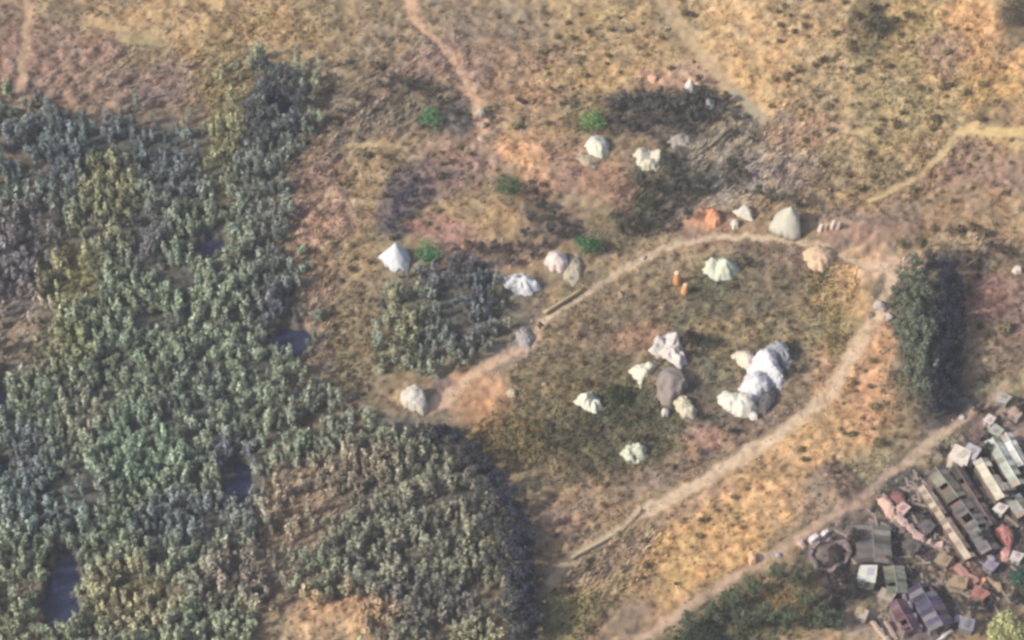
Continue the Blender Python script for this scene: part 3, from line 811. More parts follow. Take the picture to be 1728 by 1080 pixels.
for (px, py, q) in [(790, 420, .4), (812, 428, .45), (836, 420, .4), (858, 432, .4), (880, 424, .45), (902, 438, .4), (770, 430, .4), (862, 448, .35), (920, 420, .4), (950, 386, .5), (932, 372, .45), (900, 316, .4)]:
    tree(px, py, q * 1.25, (86, 80, 76), 'brown bush in the belt between the thicket and the bare pinkish ground', 'brown bushes above the thicket', .8)
for (px, py, q) in [(640, 150, .4), (664, 142, .5), (690, 150, .5), (712, 158, .45), (600, 170, .4), (576, 196, .4), (760, 196, .45), (744, 178, .4), (770, 214, .4), (792, 204, .35), (830, 208, .4), (826, 192, .35)]:
    tree(px, py, q * 1.2, (94, 92, 82), 'dark brown bush on the slope left of the footpath end', 'bushes left of the footpath end', .8)
for (px, py, q) in [(1200, 1050, .8), (1230, 1030, .7), (1250, 1064, .8), (1290, 1050, .8), (1326, 1060, .8), (1360, 1030, .7), (1270, 1004, .6), (1312, 976, .6), (1340, 990, .6), (1160, 1064, .7), (1384, 1062, .8), (1366, 976, .5), (1410, 1060, .7)]:
    tree(px, py, q * 1.25, (92, 102, 80), 'olive-green tree in the strip below the lower track', 'olive trees below the lower track', .8)
for (px, py, q, lb) in [(1262, 452, .5, 'dark bush added for the shadow right of the pale greenish tarpaulin shelter'), (1166, 604, .5, 'dark bush added for the shadow right of the rumpled white heap'), (1334, 598, .45, 'dark bush added for the shadow above the right end of the big white shelter'),
                        (1338, 628, .4, 'dark bush added for the shadow at the right end of the big white shelter'), (1182, 708, .4, 'dark bush added for the shadow right of the mottled cream tarpaulin'), (1092, 748, .45, 'dark bush added for the shadow right of the greenish-white heap'),
                        (1348, 352, .4, 'dark bush added for the shadow behind the pyramid tent'), (1180, 140, .4, 'brown bush added for the shadow right of the narrow white tent'), (1126, 276, .45, 'dark bush added for the shadow right of the square cream tarpaulin'), (912, 556, .35, 'dark bush added for the shadow at the foot of the pale trunk')]:
    tree(px, py, q, (58, 54, 48), lb, 'dark bushes added for the shelter shadows', .8)  # dark bushes added to stand in for shadows beside the shelters
for (px, py, q) in [(768, 452, .7), (792, 462, .7), (812, 480, .7), (780, 490, .75), (806, 512, .7), (830, 520, .6), (760, 478, .6)]:
    tree(px, py, q, (98, 100, 106), 'blue-grey bush at the top of the thicket', 'bushes at the top of the thicket', .8)
for (px, py, q) in [(1668, 420, .5), (1690, 428, .55), (1650, 436, .45), (1612, 446, .45), (1706, 436, .5)]:
    tree(px, py, q, (98, 88, 74), 'dark brown bush above the pinkish field', 'bushes above the pinkish field', .7)
for (px, py, q) in [(1650, 700, .5), (1662, 770, .5), (1722, 700, .6), (1590, 772, .5), (1700, 850, .55), (1660, 920, .6), (1440, 920, .6), (1420, 985, .7), (1440, 1010, .7), (1404, 1010, .65), (1500, 960, .5), (1712, 1020, .6), (1642, 1034, .5), (1560, 880, .4)]:
    tree(px, py, q * 1.15, (62, 62, 62), 'dark tree standing between the sheds and huts', 'dark trees of the settlement', .9)

# --- brush below and around, low growth as stuff
def tuft_field(name, label, zones, count, seed, hmin, hmax, wid, colf, lean=.5, streak=None):
    g = np.random.default_rng(seed)
    PX, PY = [], []
    tot = sum(z[2] * z[3] * z[5] for z in zones)
    for cx, cy, rx, ry, an, wt in zones:
        n = int(count * rx * ry * wt / tot)
        t = g.random(n) * 6.283; r = np.sqrt(g.random(n))
        u = rx * r * np.cos(t); v = ry * r * np.sin(t); a = R(an)
        PX.append(cx + u * math.cos(a) + v * math.sin(a)); PY.append(cy - u * math.sin(a) + v * math.cos(a))
    px = np.concatenate(PX); py = np.concatenate(PY)
    nn = vnoise(px / 22, py / 18, seed + 5)
    k = off_pool_shade(px, py, 1.0) & off_tracks(px, py, 1.1) & (g.random(len(px)) < .25 + 1.1 * nn)
    px, py = px[k], py[k]
    x, y = to_w(px, py, 0); z = height(x, y)
    n = len(x)
    h = g.uniform(hmin, hmax, n)
    if streak is None:
        th = g.random(n) * 6.283; ln = h * lean * g.random(n)
    else:
        th = R(streak) + g.normal(size=n) * .35; ln = h * lean * g.uniform(.7, 1.2, n)
    dx, dy = np.cos(th) * ln, np.sin(th) * ln
    hz = h * (1 if streak is None else .45) * g.uniform(.6, 1, n)
    ph = g.random(n) * 6.283
    wx, wy = np.cos(ph) * wid * g.uniform(.6, 1.3, n), np.sin(ph) * wid * g.uniform(.6, 1.3, n)
    b0 = np.stack([x - wx, y - wy, z - .03], 1); b1 = np.stack([x + wx, y + wy, z - .03], 1)
    m1 = np.stack([x + wx * .9 + dx * .5, y + wy * .9 + dy * .5, z + hz * .65], 1); m0 = np.stack([x - wx * .9 + dx * .5, y - wy * .9 + dy * .5, z + hz * .65], 1)
    V = np.stack([b0, b1, m1, np.stack([x + dx, y + dy, z + hz], 1), m0], 1).reshape(-1, 3)
    F = np.arange(n * 5).reshape(n, 5)
    c = colf(px, py) * (1 + .5 * (g.random(n) - .5))[:, None]
    o = mesh_obj(name, V, F, leaf, cols=np.repeat(np.clip(c, 0, 1), 5, 0) * ALB)
    tag(o, label, 'grass', kind='stuff')

gcol = lambda k, tint=(1, 1, 1): (lambda px, py: soil_colour(px, py) * k * np.array(tint))
tuft_field('dry_grass', 'short dry grass and litter over the open ground',
           [(1300, 170, 440, 200, 0, 1.2), (700, 200, 320, 200, 0, 1.0), (180, 90, 260, 110, 0, 1.2), (1150, 600, 300, 200, 20, 1.4), (1250, 850, 300, 110, 30, 1.0),
            (560, 480, 90, 220, 0, 1.0), (1650, 480, 110, 200, 0, 1.0), (950, 900, 120, 200, 0, 1.2), (1560, 880, 200, 220, 0, .6), (520, 1030, 150, 60, 0, 1)],
           52000, 21, .15, .42, .10, gcol(1.02))
tuft_field('green_undergrowth', 'low dark green undergrowth inside the plot',
           [(1010, 740, 150, 80, 15, 1), (1060, 690, 90, 40, 0, 1), (900, 720, 90, 60, 0, .6), (1260, 1045, 150, 70, 15, 1.3), (1530, 570, 46, 130, -10, 1.0), (1210, 490, 50, 30, 0, .6), (1040, 395, 70, 34, 0, .7)],
           9000, 22, .2, .5, .12, lambda px, py: veg_colour(px, py) * 1.35)
tuft_field('yellow_grass', 'tall yellow-green grass in clumps',
           [(110, 470, 70, 60, 30, 1), (100, 590, 60, 40, 0, .8), (390, 170, 50, 110, 0, .9), (190, 330, 50, 80, 0, .6), (850, 750, 80, 50, 0, 1), (1400, 480, 50, 60, 0, 1), (1420, 600, 24, 70, 10, 1),
            (960, 1040, 60, 50, 0, 1), (230, 1000, 60, 50, 0, .7), (640, 300, 70, 40, 0, .6), (600, 580, 40, 100, 0, .6), (470, 30, 110, 40, 0, .8), (1560, 100, 140, 110, 0, .5), (1480, 300, 160, 60, 20, .5)],
           16000, 23, .25, .7, .10, lambda px, py: soil_colour(px, py) * np.array((1.12, 1.16, .95)))
tuft_field('fallen_reeds', 'pale dead reeds lying all one way beside the marsh',
           [(600, 190, 120, 70, 20, 1.1), (520, 400, 60, 220, 0, 1), (1270, 260, 150, 90, 15, 1.1), (500, 880, 100, 110, 20, 1.4), (680, 930, 150, 120, 0, .7), (1040, 950, 100, 50, 30, 1), (280, 120, 120, 60, 0, .8), (700, 130, 120, 50, 30, .7),
            (30, 560, 60, 90, 0, 1), (820, 430, 110, 26, 0, .8), (1620, 430, 110, 26, 10, 1), (1100, 340, 60, 60, 0, .6)],
           12500, 24, .35, 1.15, .09, lambda px, py: soil_colour(px, py) * np.array((1.6, 1.54, 1.48)), lean=.95, streak=42)
tuft_field('dead_reed_stubble', 'dark stubble and dead stalks on the burnt ground',
           [(1150, 195, 140, 50, 0, 1.2), (1250, 290, 120, 55, 0, .8), (1100, 330, 70, 70, 0, 1), (600, 190, 110, 60, 20, .7), (520, 400, 50, 220, 0, .6), (760, 520, 110, 80, 0, .7), (1040, 960, 100, 50, 30, .6), (1620, 430, 110, 26, 10, 1), (220, 130, 200, 60, 0, .5), (680, 140, 150, 80, 10, .7), (1440, 270, 240, 60, 10, .45), (1500, 120, 220, 100, 0, .3), (1000, 60, 160, 60, 0, .3), (1100, 600, 240, 110, 15, .35), (1620, 880, 130, 150, 0, .8)],
           17000, 25, .3, .8, .10, lambda px, py: soil_colour(px, py) * np.array((.55, .52, .52)), lean=.8, streak=42)

# --- low half-dry scrub that breaks up the open ground
def low_scrub(name, label, zones, count, seed, lo, hi, colf, smin=.35, smax=1.0):
    g = np.random.default_rng(seed); tot = sum(z[2] * z[3] * z[4] for z in zones); A = []
    for cx, cy, rx, ry, wt in zones:
        n = int(count * rx * ry * wt / tot); t = g.random(n) * 6.283; r = np.sqrt(g.random(n))
        A.append(np.stack([cx + rx * r * np.cos(t), cy + ry * r * np.sin(t)], 1))
    a = np.concatenate(A)
    nn = vnoise(a[:, 0] / 26, a[:, 1] / 20, seed)
    a = a[off_pool_shade(a[:, 0], a[:, 1], 1.2) & off_tracks(a[:, 0], a[:, 1], 1.4) & (g.random(len(a)) < nn * 1.5)]
    x, y = to_w(a[:, 0], a[:, 1], 0); z = height(x, y); c0 = colf(a[:, 0], a[:, 1])
    vs, fs, cs, off = [], [], [], 0
    for i in range(len(a)):
        V, F, tone = SHAPES['round'][i % 9]
        k = (i * 37) % 40; V = V[4 * k:4 * k + 120]; F = np.arange(len(V)).reshape(-1, 4); tone = tone[4 * k:4 * k + 120]
        s_ = g.uniform(smin, smax); th = g.random() * 6.28; c, s = math.cos(th), math.sin(th)
        st = 1 + .8 * g.random()
        u = V[:, 0] * c - V[:, 1] * s; v = V[:, 0] * s + V[:, 1] * c; u = u * st
        ca, sa = math.cos(R(42)), math.sin(R(42))
        vs.append(np.stack([(u * ca - v * sa) * s_ + x[i], (u * sa + v * ca) * s_ + y[i], V[:, 2] * s_ * .8 + z[i] - .06], 1))
        fs.append(F + off); off += len(V)
        cs.append(np.clip(c0[i][None] * g.uniform(lo, hi) * tone[:, None], 0, 1) * ALB)
    o = mesh_obj(name, np.concatenate(vs), np.concatenate(fs), leaf, cols=np.concatenate(cs))
    tag(o, label, 'scrub', kind='stuff')
low_scrub('low_scrub', 'low half-dry scrub tufts over the open ground',
          [(1300, 170, 440, 200, 1.0), (700, 190, 320, 190, 1.1), (180, 90, 260, 110, 1.2), (1150, 600, 300, 200, 1.3), (1250, 850, 280, 110, .7),
           (560, 480, 90, 240, 1.2), (1650, 480, 110, 200, 1.0), (950, 900, 120, 200, 1.1), (1560, 880, 200, 220, .7), (520, 1010, 170, 60, 1), (60, 540, 80, 90, 1), (230, 620, 330, 460, .35), (530, 500, 60, 240, 1.6), (600, 680, 80, 50, 1.2), (280, 180, 120, 50, 1.0)],
          5600, 61, .62, 1.6, lambda px, py: soil_colour(px, py) * np.array((1.0, 1.0, .95)))

# ------------------------------------------------------------------ tarpaulins and tents
def drape(outline, peaks, base=.06, edge=.5, wrinkle=.08, seed=0, rings=16, seg=64, power=1.0, hem=.0):
    """a cloth over poles or a heap: a star-shaped sheet from its ground outline (pixels), peaks = (px, py, height, radius, power)"""
    W = [P(*p) for p in outline]
    cx = sum(p[0] for p in W) / len(W); cy = sum(p[1] for p in W) / len(W)
    cz = sum(p[2] for p in W) / len(W)
    w2 = [(p[0] - cx, p[1] - cy) for p in W]
    angs = [math.atan2(p[1], p[0]) for p in w2]; rad = [math.hypot(*p) for p in w2]
    od = sorted(range(len(w2)), key=lambda i: angs[i])
    A = np.array([angs[i] for i in od]); Rr = np.array([rad[i] for i in od])
    th = np.linspace(-math.pi, math.pi, seg, endpoint=False)
    Ae = np.concatenate([A - 2 * math.pi, A, A + 2 * math.pi]); Re = np.concatenate([Rr] * 3)
    # straight edges between outline corners
    rr = np.zeros(seg)
    for k, t in enumerate(th):
        j = np.searchsorted(Ae, t); a0, a1, r0, r1 = Ae[j - 1], Ae[j], Re[j - 1], Re[j]
        x0, y0, x1, y1 = r0 * math.cos(a0), r0 * math.sin(a0), r1 * math.cos(a1), r1 * math.sin(a1)
        den = math.cos(t) * (y1 - y0) - math.sin(t) * (x1 - x0)
        rr[k] = (x0 * (y1 - y0) - y0 * (x1 - x0)) / den if abs(den) > 1e-6 else r0
    rr = np.clip(rr, .1, 12)
    rr *= 1 + .05 * np.sin(th * 7 + seed) + .04 * np.sin(th * 13 + seed * 2)
    f = (np.arange(1, rings + 1) / rings)
    Xr = np.concatenate([[0], (f[:, None] * rr[None] * np.cos(th)[None]).ravel()])
    Yr = np.concatenate([[0], (f[:, None] * rr[None] * np.sin(th)[None]).ravel()])
    Fr = np.concatenate([[0], np.repeat(f, seg)])
    H = np.zeros(len(Xr))
    for (qx, qy, h, r, p) in peaks:
        gx_, gy_, _ = P(qx, qy)
        h = h * (1.0 if h > 3.5 else 1.15); p = p * .9
        d = np.hypot(Xr + cx - gx_, Yr + cy - gy_)
        H = np.maximum(H, h * np.clip(1 - d / r, 0, 1) ** p)
    H = H * (1 - sstep(1 - edge * .6, 1.0, Fr)) + base
    tha = np.concatenate([[0], np.tile(th, rings)])
    rid = 1 - np.abs(fbm(Xr * 1.1 + seed * 9, Yr * 1.1, 200 + seed, 3)) * 2
    H = H + wrinkle * rid * (1 - .5 * Fr) + wrinkle * .8 * np.sin(tha * 9 + seed) * Fr * np.minimum(1, H)
    H = np.maximum(H, .04)
    V = np.stack([Xr, Yr, H + height(Xr + cx, Yr + cy) - cz], 1)
    faces = []
    for k in range(seg): faces.append((0, 1 + k, 1 + (k + 1) % seg))
    for r in range(rings - 1):
        for k in range(seg):
            a = 1 + r * seg + k; b_ = 1 + r * seg + (k + 1) % seg
            faces.append((a, a + seg, b_ + seg, b_))
    return V, faces, (cx, cy, cz), th, rr

def grow(outline, k):
    cx = sum(p[0] for p in outline) / len(outline); cy = sum(p[1] for p in outline) / len(outline)
    return [(cx + (p[0] - cx) * k, cy + (p[1] - cy) * k) for p in outline]

def cloth(name, label, cat, outline, peaks, col, group=None, poles=(), ropes=0, part='canopy', second=None, **kw):
    if name == 'shelter_sheet': outline = grow(outline, 1.18)
    V, faces, c, th, rr = drape(outline, peaks, **kw)
    root = empty(name, c); tag(root, label, cat, group)
    o = mesh_obj(part, V, faces, colour_mat(col, 'cloth'), root, smooth=True)
    so = o.modifiers.new('thickness', 'SOLIDIFY'); so.thickness = .03; so.offset = -1
    for (qx, qy, h) in poles:
        gx_, gy_, gz = P(qx, qy)
        m = MB(); m.tube([(gx_ - c[0], gy_ - c[1], gz - c[2] - .1), (gx_ - c[0], gy_ - c[1], gz - c[2] + h)], .05, 8)
        m.build('pole', colour_mat((120, 100, 76), 'wood'), root)
    for k in range(ropes):
        t = 2 * math.pi * k / ropes + .4
        j = int((t + math.pi) / (2 * math.pi) * len(th)) % len(th)
        r = rr[j]
        m = MB(); m.tube([(r * .82 * math.cos(th[j]), r * .82 * math.sin(th[j]), .75), (r * 1.35 * math.cos(th[j]), r * 1.35 * math.sin(th[j]), .02)], .018, 5)
        m.tube([(r * 1.35 * math.cos(th[j]), r * 1.35 * math.sin(th[j]), -.1), (r * 1.4 * math.cos(th[j]), r * 1.4 * math.sin(th[j]), .18)], .03, 5)
        m.build('guy_rope', colour_mat((190, 180, 160), 'wood'), root)
    return root

WHITE, CREAM, PINKW, GREENW, GREYW = (222, 226, 230), (226, 220, 204), (232, 214, 208), (206, 214, 198), (196, 196, 186)
cloth('bell_tent', 'white bell tent with a tall pointed top at the edge of the marsh', 'tent',
      [(639, 436), (652, 424), (672, 420), (690, 428), (694, 448), (684, 458), (664, 460), (650, 450)], [(669, 440, 3.9, 2.9, 1.7)], WHITE,
      poles=((669, 440, 3.95),), ropes=6, edge=.12, wrinkle=.05, seed=1)
cloth('dome_tent', 'pale rounded tent on its own at the left end of the orange bank', 'tent',
      [(672, 676), (684, 664), (704, 660), (718, 672), (724, 694), (716, 702), (700, 696), (684, 690)], [(700, 676, 2.0, 3.6, .55)], (214, 208, 196),
      ropes=4, edge=.35, wrinkle=.04, seed=2)
cloth('crumpled_tarpaulin', 'crumpled bluish-white tarpaulin heap above the thicket', 'tarpaulin',
      [(842, 476), (858, 466), (884, 462), (908, 474), (914, 488), (896, 500), (872, 498), (856, 488)],
      [(866, 478, 1.2, 1.6, .8), (886, 482, 1.5, 1.7, .8), (904, 486, 1.0, 1.3, .8)], (212, 214, 216), seed=3, wrinkle=.3, edge=.4)
cloth('round_tent', 'small round pinkish-white tent beside an added dark green bush', 'tent',
      [(917, 445), (926, 432), (944, 430), (958, 440), (960, 454), (948, 462), (930, 460)], [(939, 446, 1.9, 2.3, .5)], PINKW, seed=4, wrinkle=.03, edge=.3, ropes=3)
cloth('pale_tarpaulin', 'faded pale tarpaulin spread behind the round pinkish-white tent', 'tarpaulin',
      [(955, 440), (972, 426), (984, 440), (982, 470), (966, 486), (950, 470)], [(968, 452, .7, 2.4, 1)], (186, 176, 154), seed=5, wrinkle=.16)
cloth('tarpaulin_bundle', 'cream tarpaulin bundle in front of an added bright green bush', 'tarpaulin',
      [(986, 248), (994, 234), (1014, 230), (1028, 240), (1028, 258), (1016, 268), (998, 264)], [(1006, 250, 1.5, 2.3, .55)], (226, 224, 206), seed=6, wrinkle=.08)
cloth('tarpaulin_apron', 'dull beige tarpaulin spread below the cream bundle', 'tarpaulin',
      [(976, 258), (992, 262), (1012, 272), (1004, 284), (984, 280), (972, 268)], [(990, 270, .4, 1.8, 1)], (186, 172, 146), seed=7, wrinkle=.1)
cloth('square_tarpaulin', 'square cream tarpaulin roof at the edge of the burnt ground', 'tarpaulin',
      [(1068, 258), (1090, 256), (1124, 260), (1118, 280), (1106, 290), (1082, 288), (1074, 276)],
      [(1082, 264, 1.5, 2.4, .7), (1112, 268, 1.5, 2.2, .7), (1096, 282, 1.2, 1.8, .7)], (214, 208, 188), seed=8, wrinkle=.1, poles=((1080, 262, 1.3), (1112, 266, 1.3)))
cloth('grey_tarpaulin', 'small flat grey tarpaulin on the burnt ground', 'tarpaulin',
      [(1122, 242), (1138, 228), (1158, 224), (1170, 236), (1160, 248), (1138, 252)], [(1148, 238, .6, 2.4, 1)], (176, 168, 158), seed=9, wrinkle=.12)
cloth('small_tent', 'small narrow white tent at the top edge of the burnt ground', 'tent',
      [(1154, 150), (1164, 142), (1174, 148), (1178, 158), (1166, 162), (1156, 160)], [(1164, 154, 2.4, 1.3, .8)], (232, 224, 214), seed=10, wrinkle=.03, edge=.2, poles=((1164, 154, 2.3),))
cloth('small_tarpaulin', 'tiny white tarpaulin bundle on the dark burnt patch', 'tarpaulin',
      [(1190, 174), (1198, 166), (1206, 172), (1206, 182), (1196, 186)], [(1198, 176, 1.3, 1.1, .7)], (206, 212, 210), seed=11, wrinkle=.03)
cloth('pyramid_tent', 'large grey-white pyramid tent above the plot', 'tent',
      [(1296, 392), (1306, 372), (1326, 364), (1342, 368), (1350, 398), (1348, 410), (1320, 404)], [(1330, 384, 4.4, 3.4, 1.15)], (198, 194, 178),
      poles=((1330, 384, 4.4),), ropes=5, seed=12, wrinkle=.05, edge=.12)
cloth('orange_tarpaulin', 'orange and white tarpaulin shelter left of the pyramid tent', 'tarpaulin',
      [(1188, 372), (1194, 356), (1206, 352), (1216, 364), (1218, 378), (1206, 386), (1194, 384)], [(1202, 366, 1.5, 1.6, 1.0), (1210, 376, .9, 1.2, .8)], (220, 156, 118), seed=13, wrinkle=.14)
cloth('white_sheet', 'white sheet flung over poles beside the orange tarpaulin', 'tarpaulin',
      [(1236, 356), (1252, 350), (1270, 360), (1272, 374), (1258, 372), (1244, 366)], [(1258, 364, 1.3, 1.8, .9)], (222, 214, 200), seed=14, wrinkle=.15)
cloth('white_sack', 'round white sack on the ground below the white sheet', 'sack',
      [(1232, 378), (1240, 372), (1248, 378), (1246, 386), (1236, 388)], [(1240, 380, .9, .9, .5)], (224, 214, 200), part='cloth', seed=15, wrinkle=.02)
cloth('square_tarpaulin', 'pale greenish tarpaulin shelter with a dark shadow inside the plot', 'tarpaulin',
      [(1184, 456), (1194, 442), (1216, 438), (1240, 446), (1250, 456), (1236, 472), (1212, 476), (1194, 468)],
      [(1200, 454, 1.7, 1.9, .7), (1222, 458, 2.2, 2.2, .9), (1240, 458, 1.2, 1.5, .7)], (212, 216, 194), seed=16, wrinkle=.2, poles=((1222, 458, 2.1),))
cloth('sand_tarpaulin', 'sand-coloured tarpaulin over a low mound at the track junction', 'tarpaulin',
      [(1352, 424), (1370, 420), (1396, 414), (1412, 428), (1406, 446), (1386, 462), (1364, 452)], [(1380, 436, 1.2, 3.4, .7)], (220, 188, 156), seed=17, wrinkle=.1)
cloth('crumpled_tarpaulin', 'rumpled white tarpaulin heap with dark folds in the middle of the plot', 'tarpaulin',
      [(1094, 592), (1104, 574), (1124, 564), (1146, 572), (1154, 594), (1160, 616), (1150, 626), (1130, 612), (1108, 606)],
      [(1108, 584, 1.6, 1.6, .9), (1136, 580, 2.0, 1.7, .9), (1132, 600, 1.3, 1.6, .8), (1148, 612, 1.3, 1.5, .8)], (214, 206, 200), seed=18, wrinkle=.4, edge=.35)
cloth('cream_tarpaulin', 'cream tarpaulin with a pointed lower corner left of the white heap', 'tarpaulin',
      [(1060, 626), (1074, 618), (1096, 612), (1110, 618), (1096, 632), (1084, 644), (1082, 658), (1070, 640)], [(1080, 628, 1.1, 1.9, .8), (1096, 622, 1.0, 1.5, .8)], (234, 226, 204), seed=19, wrinkle=.12)
cloth('grey_dome_tent', 'grey-brown dome tent below the white heap', 'tent',
      [(1106, 652), (1112, 632), (1132, 624), (1154, 634), (1160, 654), (1150, 672), (1128, 686), (1110, 680)], [(1130, 650, 2.1, 3.6, .55)], (150, 138, 132), seed=20, wrinkle=.04, edge=.35)
cloth('cream_tarpaulin', 'mottled cream tarpaulin right of the grey-brown dome tent', 'tarpaulin',
      [(1134, 676), (1148, 668), (1166, 680), (1178, 696), (1170, 708), (1152, 706), (1140, 692)], [(1152, 686, 1.2, 2.0, .8), (1166, 698, .9, 1.3, .8)], (208, 200, 176), seed=21, wrinkle=.25)
cloth('white_sack', 'small bright white sack below the grey-brown dome tent', 'sack',
      [(1115, 696), (1122, 690), (1130, 696), (1128, 704), (1118, 704)], [(1122, 698, .8, .9, .5)], (228, 220, 212), part='cloth', seed=22, wrinkle=.02)
cloth('cream_tarpaulin', 'ragged cream tarpaulin heap against the dark undergrowth', 'tarpaulin',
      [(966, 678), (980, 668), (996, 662), (1012, 672), (1018, 690), (1006, 700), (992, 696), (980, 688)], [(988, 680, 1.6, 1.8, .8), (1004, 688, 1.2, 1.4, .8)], (230, 228, 208), seed=23, wrinkle=.3)
cloth('green_white_tarpaulin', 'greenish-white tarpaulin heap lowest inside the plot', 'tarpaulin',
      [(1046, 766), (1056, 754), (1074, 750), (1092, 758), (1090, 774), (1074, 784), (1056, 778)], [(1060, 766, 1.0, 1.4, .8), (1078, 762, 1.4, 1.4, .8)], (206, 210, 188), seed=24, wrinkle=.3)
cloth('cream_sack', 'small cream sack alone at the left of the plot', 'sack',
      [(854, 664), (862, 656), (872, 662), (870, 672), (858, 672)], [(863, 666, .7, 1.0, .5)], (196, 184, 154), part='cloth', seed=25, wrinkle=.03)
G = 'sheets of the big white shelter'
cloth('shelter_sheet', 'cream sheet at the upper left of the big white shelter', 'tarpaulin',
      [(1236, 602), (1246, 594), (1264, 600), (1280, 616), (1270, 626), (1250, 618)], [(1258, 608, 1.2, 2.2, .7)], (228, 214, 196), G, seed=26, wrinkle=.08)
cloth('shelter_sheet', 'brightest white sheet at the top of the big white shelter', 'tarpaulin',
      [(1264, 626), (1274, 606), (1296, 596), (1312, 608), (1312, 628), (1296, 644), (1274, 644)], [(1292, 614, 2.2, 2.8, .6)], (236, 230, 230), G, seed=27, wrinkle=.1, poles=((1292, 614, 2.1),))
cloth('shelter_sheet', 'grey folded sheet at the upper right of the big white shelter', 'tarpaulin',
      [(1296, 590), (1308, 580), (1326, 586), (1334, 606), (1328, 622), (1312, 612)], [(1314, 598, 1.9, 2.4, .7)], (158, 160, 166), G, seed=28, wrinkle=.22)
cloth('shelter_sheet', 'white sheet with a sharp tip at the right of the big white shelter', 'tarpaulin',
      [(1292, 640), (1304, 622), (1318, 624), (1322, 644), (1316, 656), (1300, 650)], [(1308, 636, 1.7, 1.9, .8)], (214, 214, 216), G, seed=29, wrinkle=.14)
cloth('shelter_sheet', 'pale lilac-white sheet in the middle of the big white shelter', 'tarpaulin',
      [(1250, 658), (1258, 640), (1280, 632), (1300, 644), (1296, 664), (1274, 676), (1256, 670)], [(1276, 652, 1.8, 2.8, .6)], (218, 214, 218), G, seed=30, wrinkle=.1)
cloth('shelter_sheet', 'lowest cream-white sheet of the big white shelter', 'tarpaulin',
      [(1214, 672), (1222, 664), (1244, 668), (1268, 672), (1276, 688), (1262, 704), (1240, 700), (1222, 688)], [(1236, 682, 1.4, 2.0, .7), (1258, 684, 1.7, 2.2, .6)], (224, 222, 208), G, seed=31, wrinkle=.14)
cloth('shelter_sheet', 'dark grey sheet at the lower right of the big white shelter', 'tarpaulin',
      [(1278, 684), (1292, 662), (1312, 660), (1308, 682), (1292, 698)], [(1294, 678, 1.1, 2.0, .7)], (96, 94, 96), G, seed=32, wrinkle=.18)
cloth('white_sack', 'small white sack at the foot of the big white shelter', 'sack',
      [(1264, 702), (1272, 696), (1280, 702), (1278, 710), (1266, 710)], [(1272, 704, .7, .9, .5)], (226, 212, 204), part='cloth', seed=33, wrinkle=.02)
cloth('grey_sheet', 'grey-white plastic sheet at the bend of the orange bank', 'tarpaulin',
      [(868, 566), (880, 552), (894, 556), (902, 572), (892, 592), (878, 586)], [(886, 572, .7, 2.0, .8)], (168, 162, 160), seed=34, wrinkle=.25)
cloth('red_sheet', 'salmon-red sheet at the head of the pink wall', 'tarpaulin',
      [(1478, 838), (1490, 834), (1504, 846), (1512, 862), (1510, 880), (1500, 884), (1492, 866)], [(1498, 856, .9, 1.6, .7)], (222, 184, 168), seed=35, wrinkle=.15)
cloth('red_sheet', 'red tarpaulin over crates at the right edge among the sheds', 'tarpaulin',
      [(1672, 902), (1690, 886), (1706, 896), (1712, 916), (1706, 930), (1694, 924), (1682, 912)], [(1692, 906, 1.5, 2.2, .7)], (184, 126, 120), seed=36, wrinkle=.15)
cloth('pink_sheet', 'pale pink sheet just below the red tarpaulin', 'tarpaulin',
      [(1686, 928), (1698, 926), (1708, 924), (1702, 946), (1690, 950)], [(1697, 936, .8, 1.6, .7)], (228, 176, 166), seed=37, wrinkle=.12)
cloth('maroon_sheet', 'dark maroon sheet beside the salmon-red sheet', 'tarpaulin',
      [(1500, 838), (1514, 826), (1528, 838), (1530, 858), (1516, 862), (1506, 850)], [(1516, 844, .8, 2.0, .7)], (140, 98, 98), seed=38, wrinkle=.14)
cloth('pink_sack', 'pinkish sack lying on the dry ground left of the narrow white tent', 'sack',
      [(1092, 130), (1104, 124), (1112, 132), (1106, 142), (1096, 140)], [(1102, 134, .6, 1.2, .5)], (222, 176, 150), part='cloth', seed=39, wrinkle=.03)
cloth('white_sack', 'white sack at the right edge above the pinkish field', 'sack',
      [(1706, 458), (1714, 450), (1724, 454), (1724, 462), (1712, 464)], [(1716, 458, .7, 1.2, .5)], (226, 212, 200), part='cloth', seed=40, wrinkle=.03)
cloth('orange_sack', 'pale orange sack on the verge of the lower track', 'sack',
      [(1262, 946), (1268, 936), (1276, 942), (1276, 952), (1266, 954)], [(1269, 946, 1.0, 1.1, .5)], (238, 190, 150), part='cloth', seed=41, wrinkle=.03)

# two standing bundles, row of uprights
def standing_bundle(name, label, px, py, h, r, col, top, group, rz=0, lean=(0, 0)):
    x, y, z = P(px, py)
    root = empty(name, (x, y, z), rz); tag(root, label, 'bundle', group)
    m = MB(); n = 7
    pts = [(lean[0] * h * t, lean[1] * h * t, -.05 + h * t) for t in np.linspace(0, 1, n)]
    m.tube(pts, [r * k for k in (1.0, 1.08, 1.0, .92, .85, .7, .35)], 12)
    m.build('wrapping', colour_mat(col, 'cloth'), root, smooth=True)
    m = MB(); m.tube([(lean[0] * h * .98, lean[1] * h * .98, h * .9), (lean[0] * h * 1.05, lean[1] * h * 1.05, h * 1.02), (lean[0] * h * 1.1, lean[1] * h * 1.1, h * 1.14)], [r * .55, r * .75, r * .4], 10)
    m.build('cap', colour_mat(top, 'cloth'), root, smooth=True)
    return root
standing_bundle('wrapped_bundle', 'taller orange-wrapped bundle with a white top, left of a pair', 1143, 478, 2.2, .55, (226, 156, 100), (242, 216, 186), 'orange bundles inside the plot', lean=(-.06, 0))
standing_bundle('wrapped_bundle', 'shorter orange-wrapped bundle on the right of a pair', 1155, 494, 1.7, .5, (230, 168, 116), (242, 208, 172), 'orange bundles inside the plot', lean=(.05, 0))
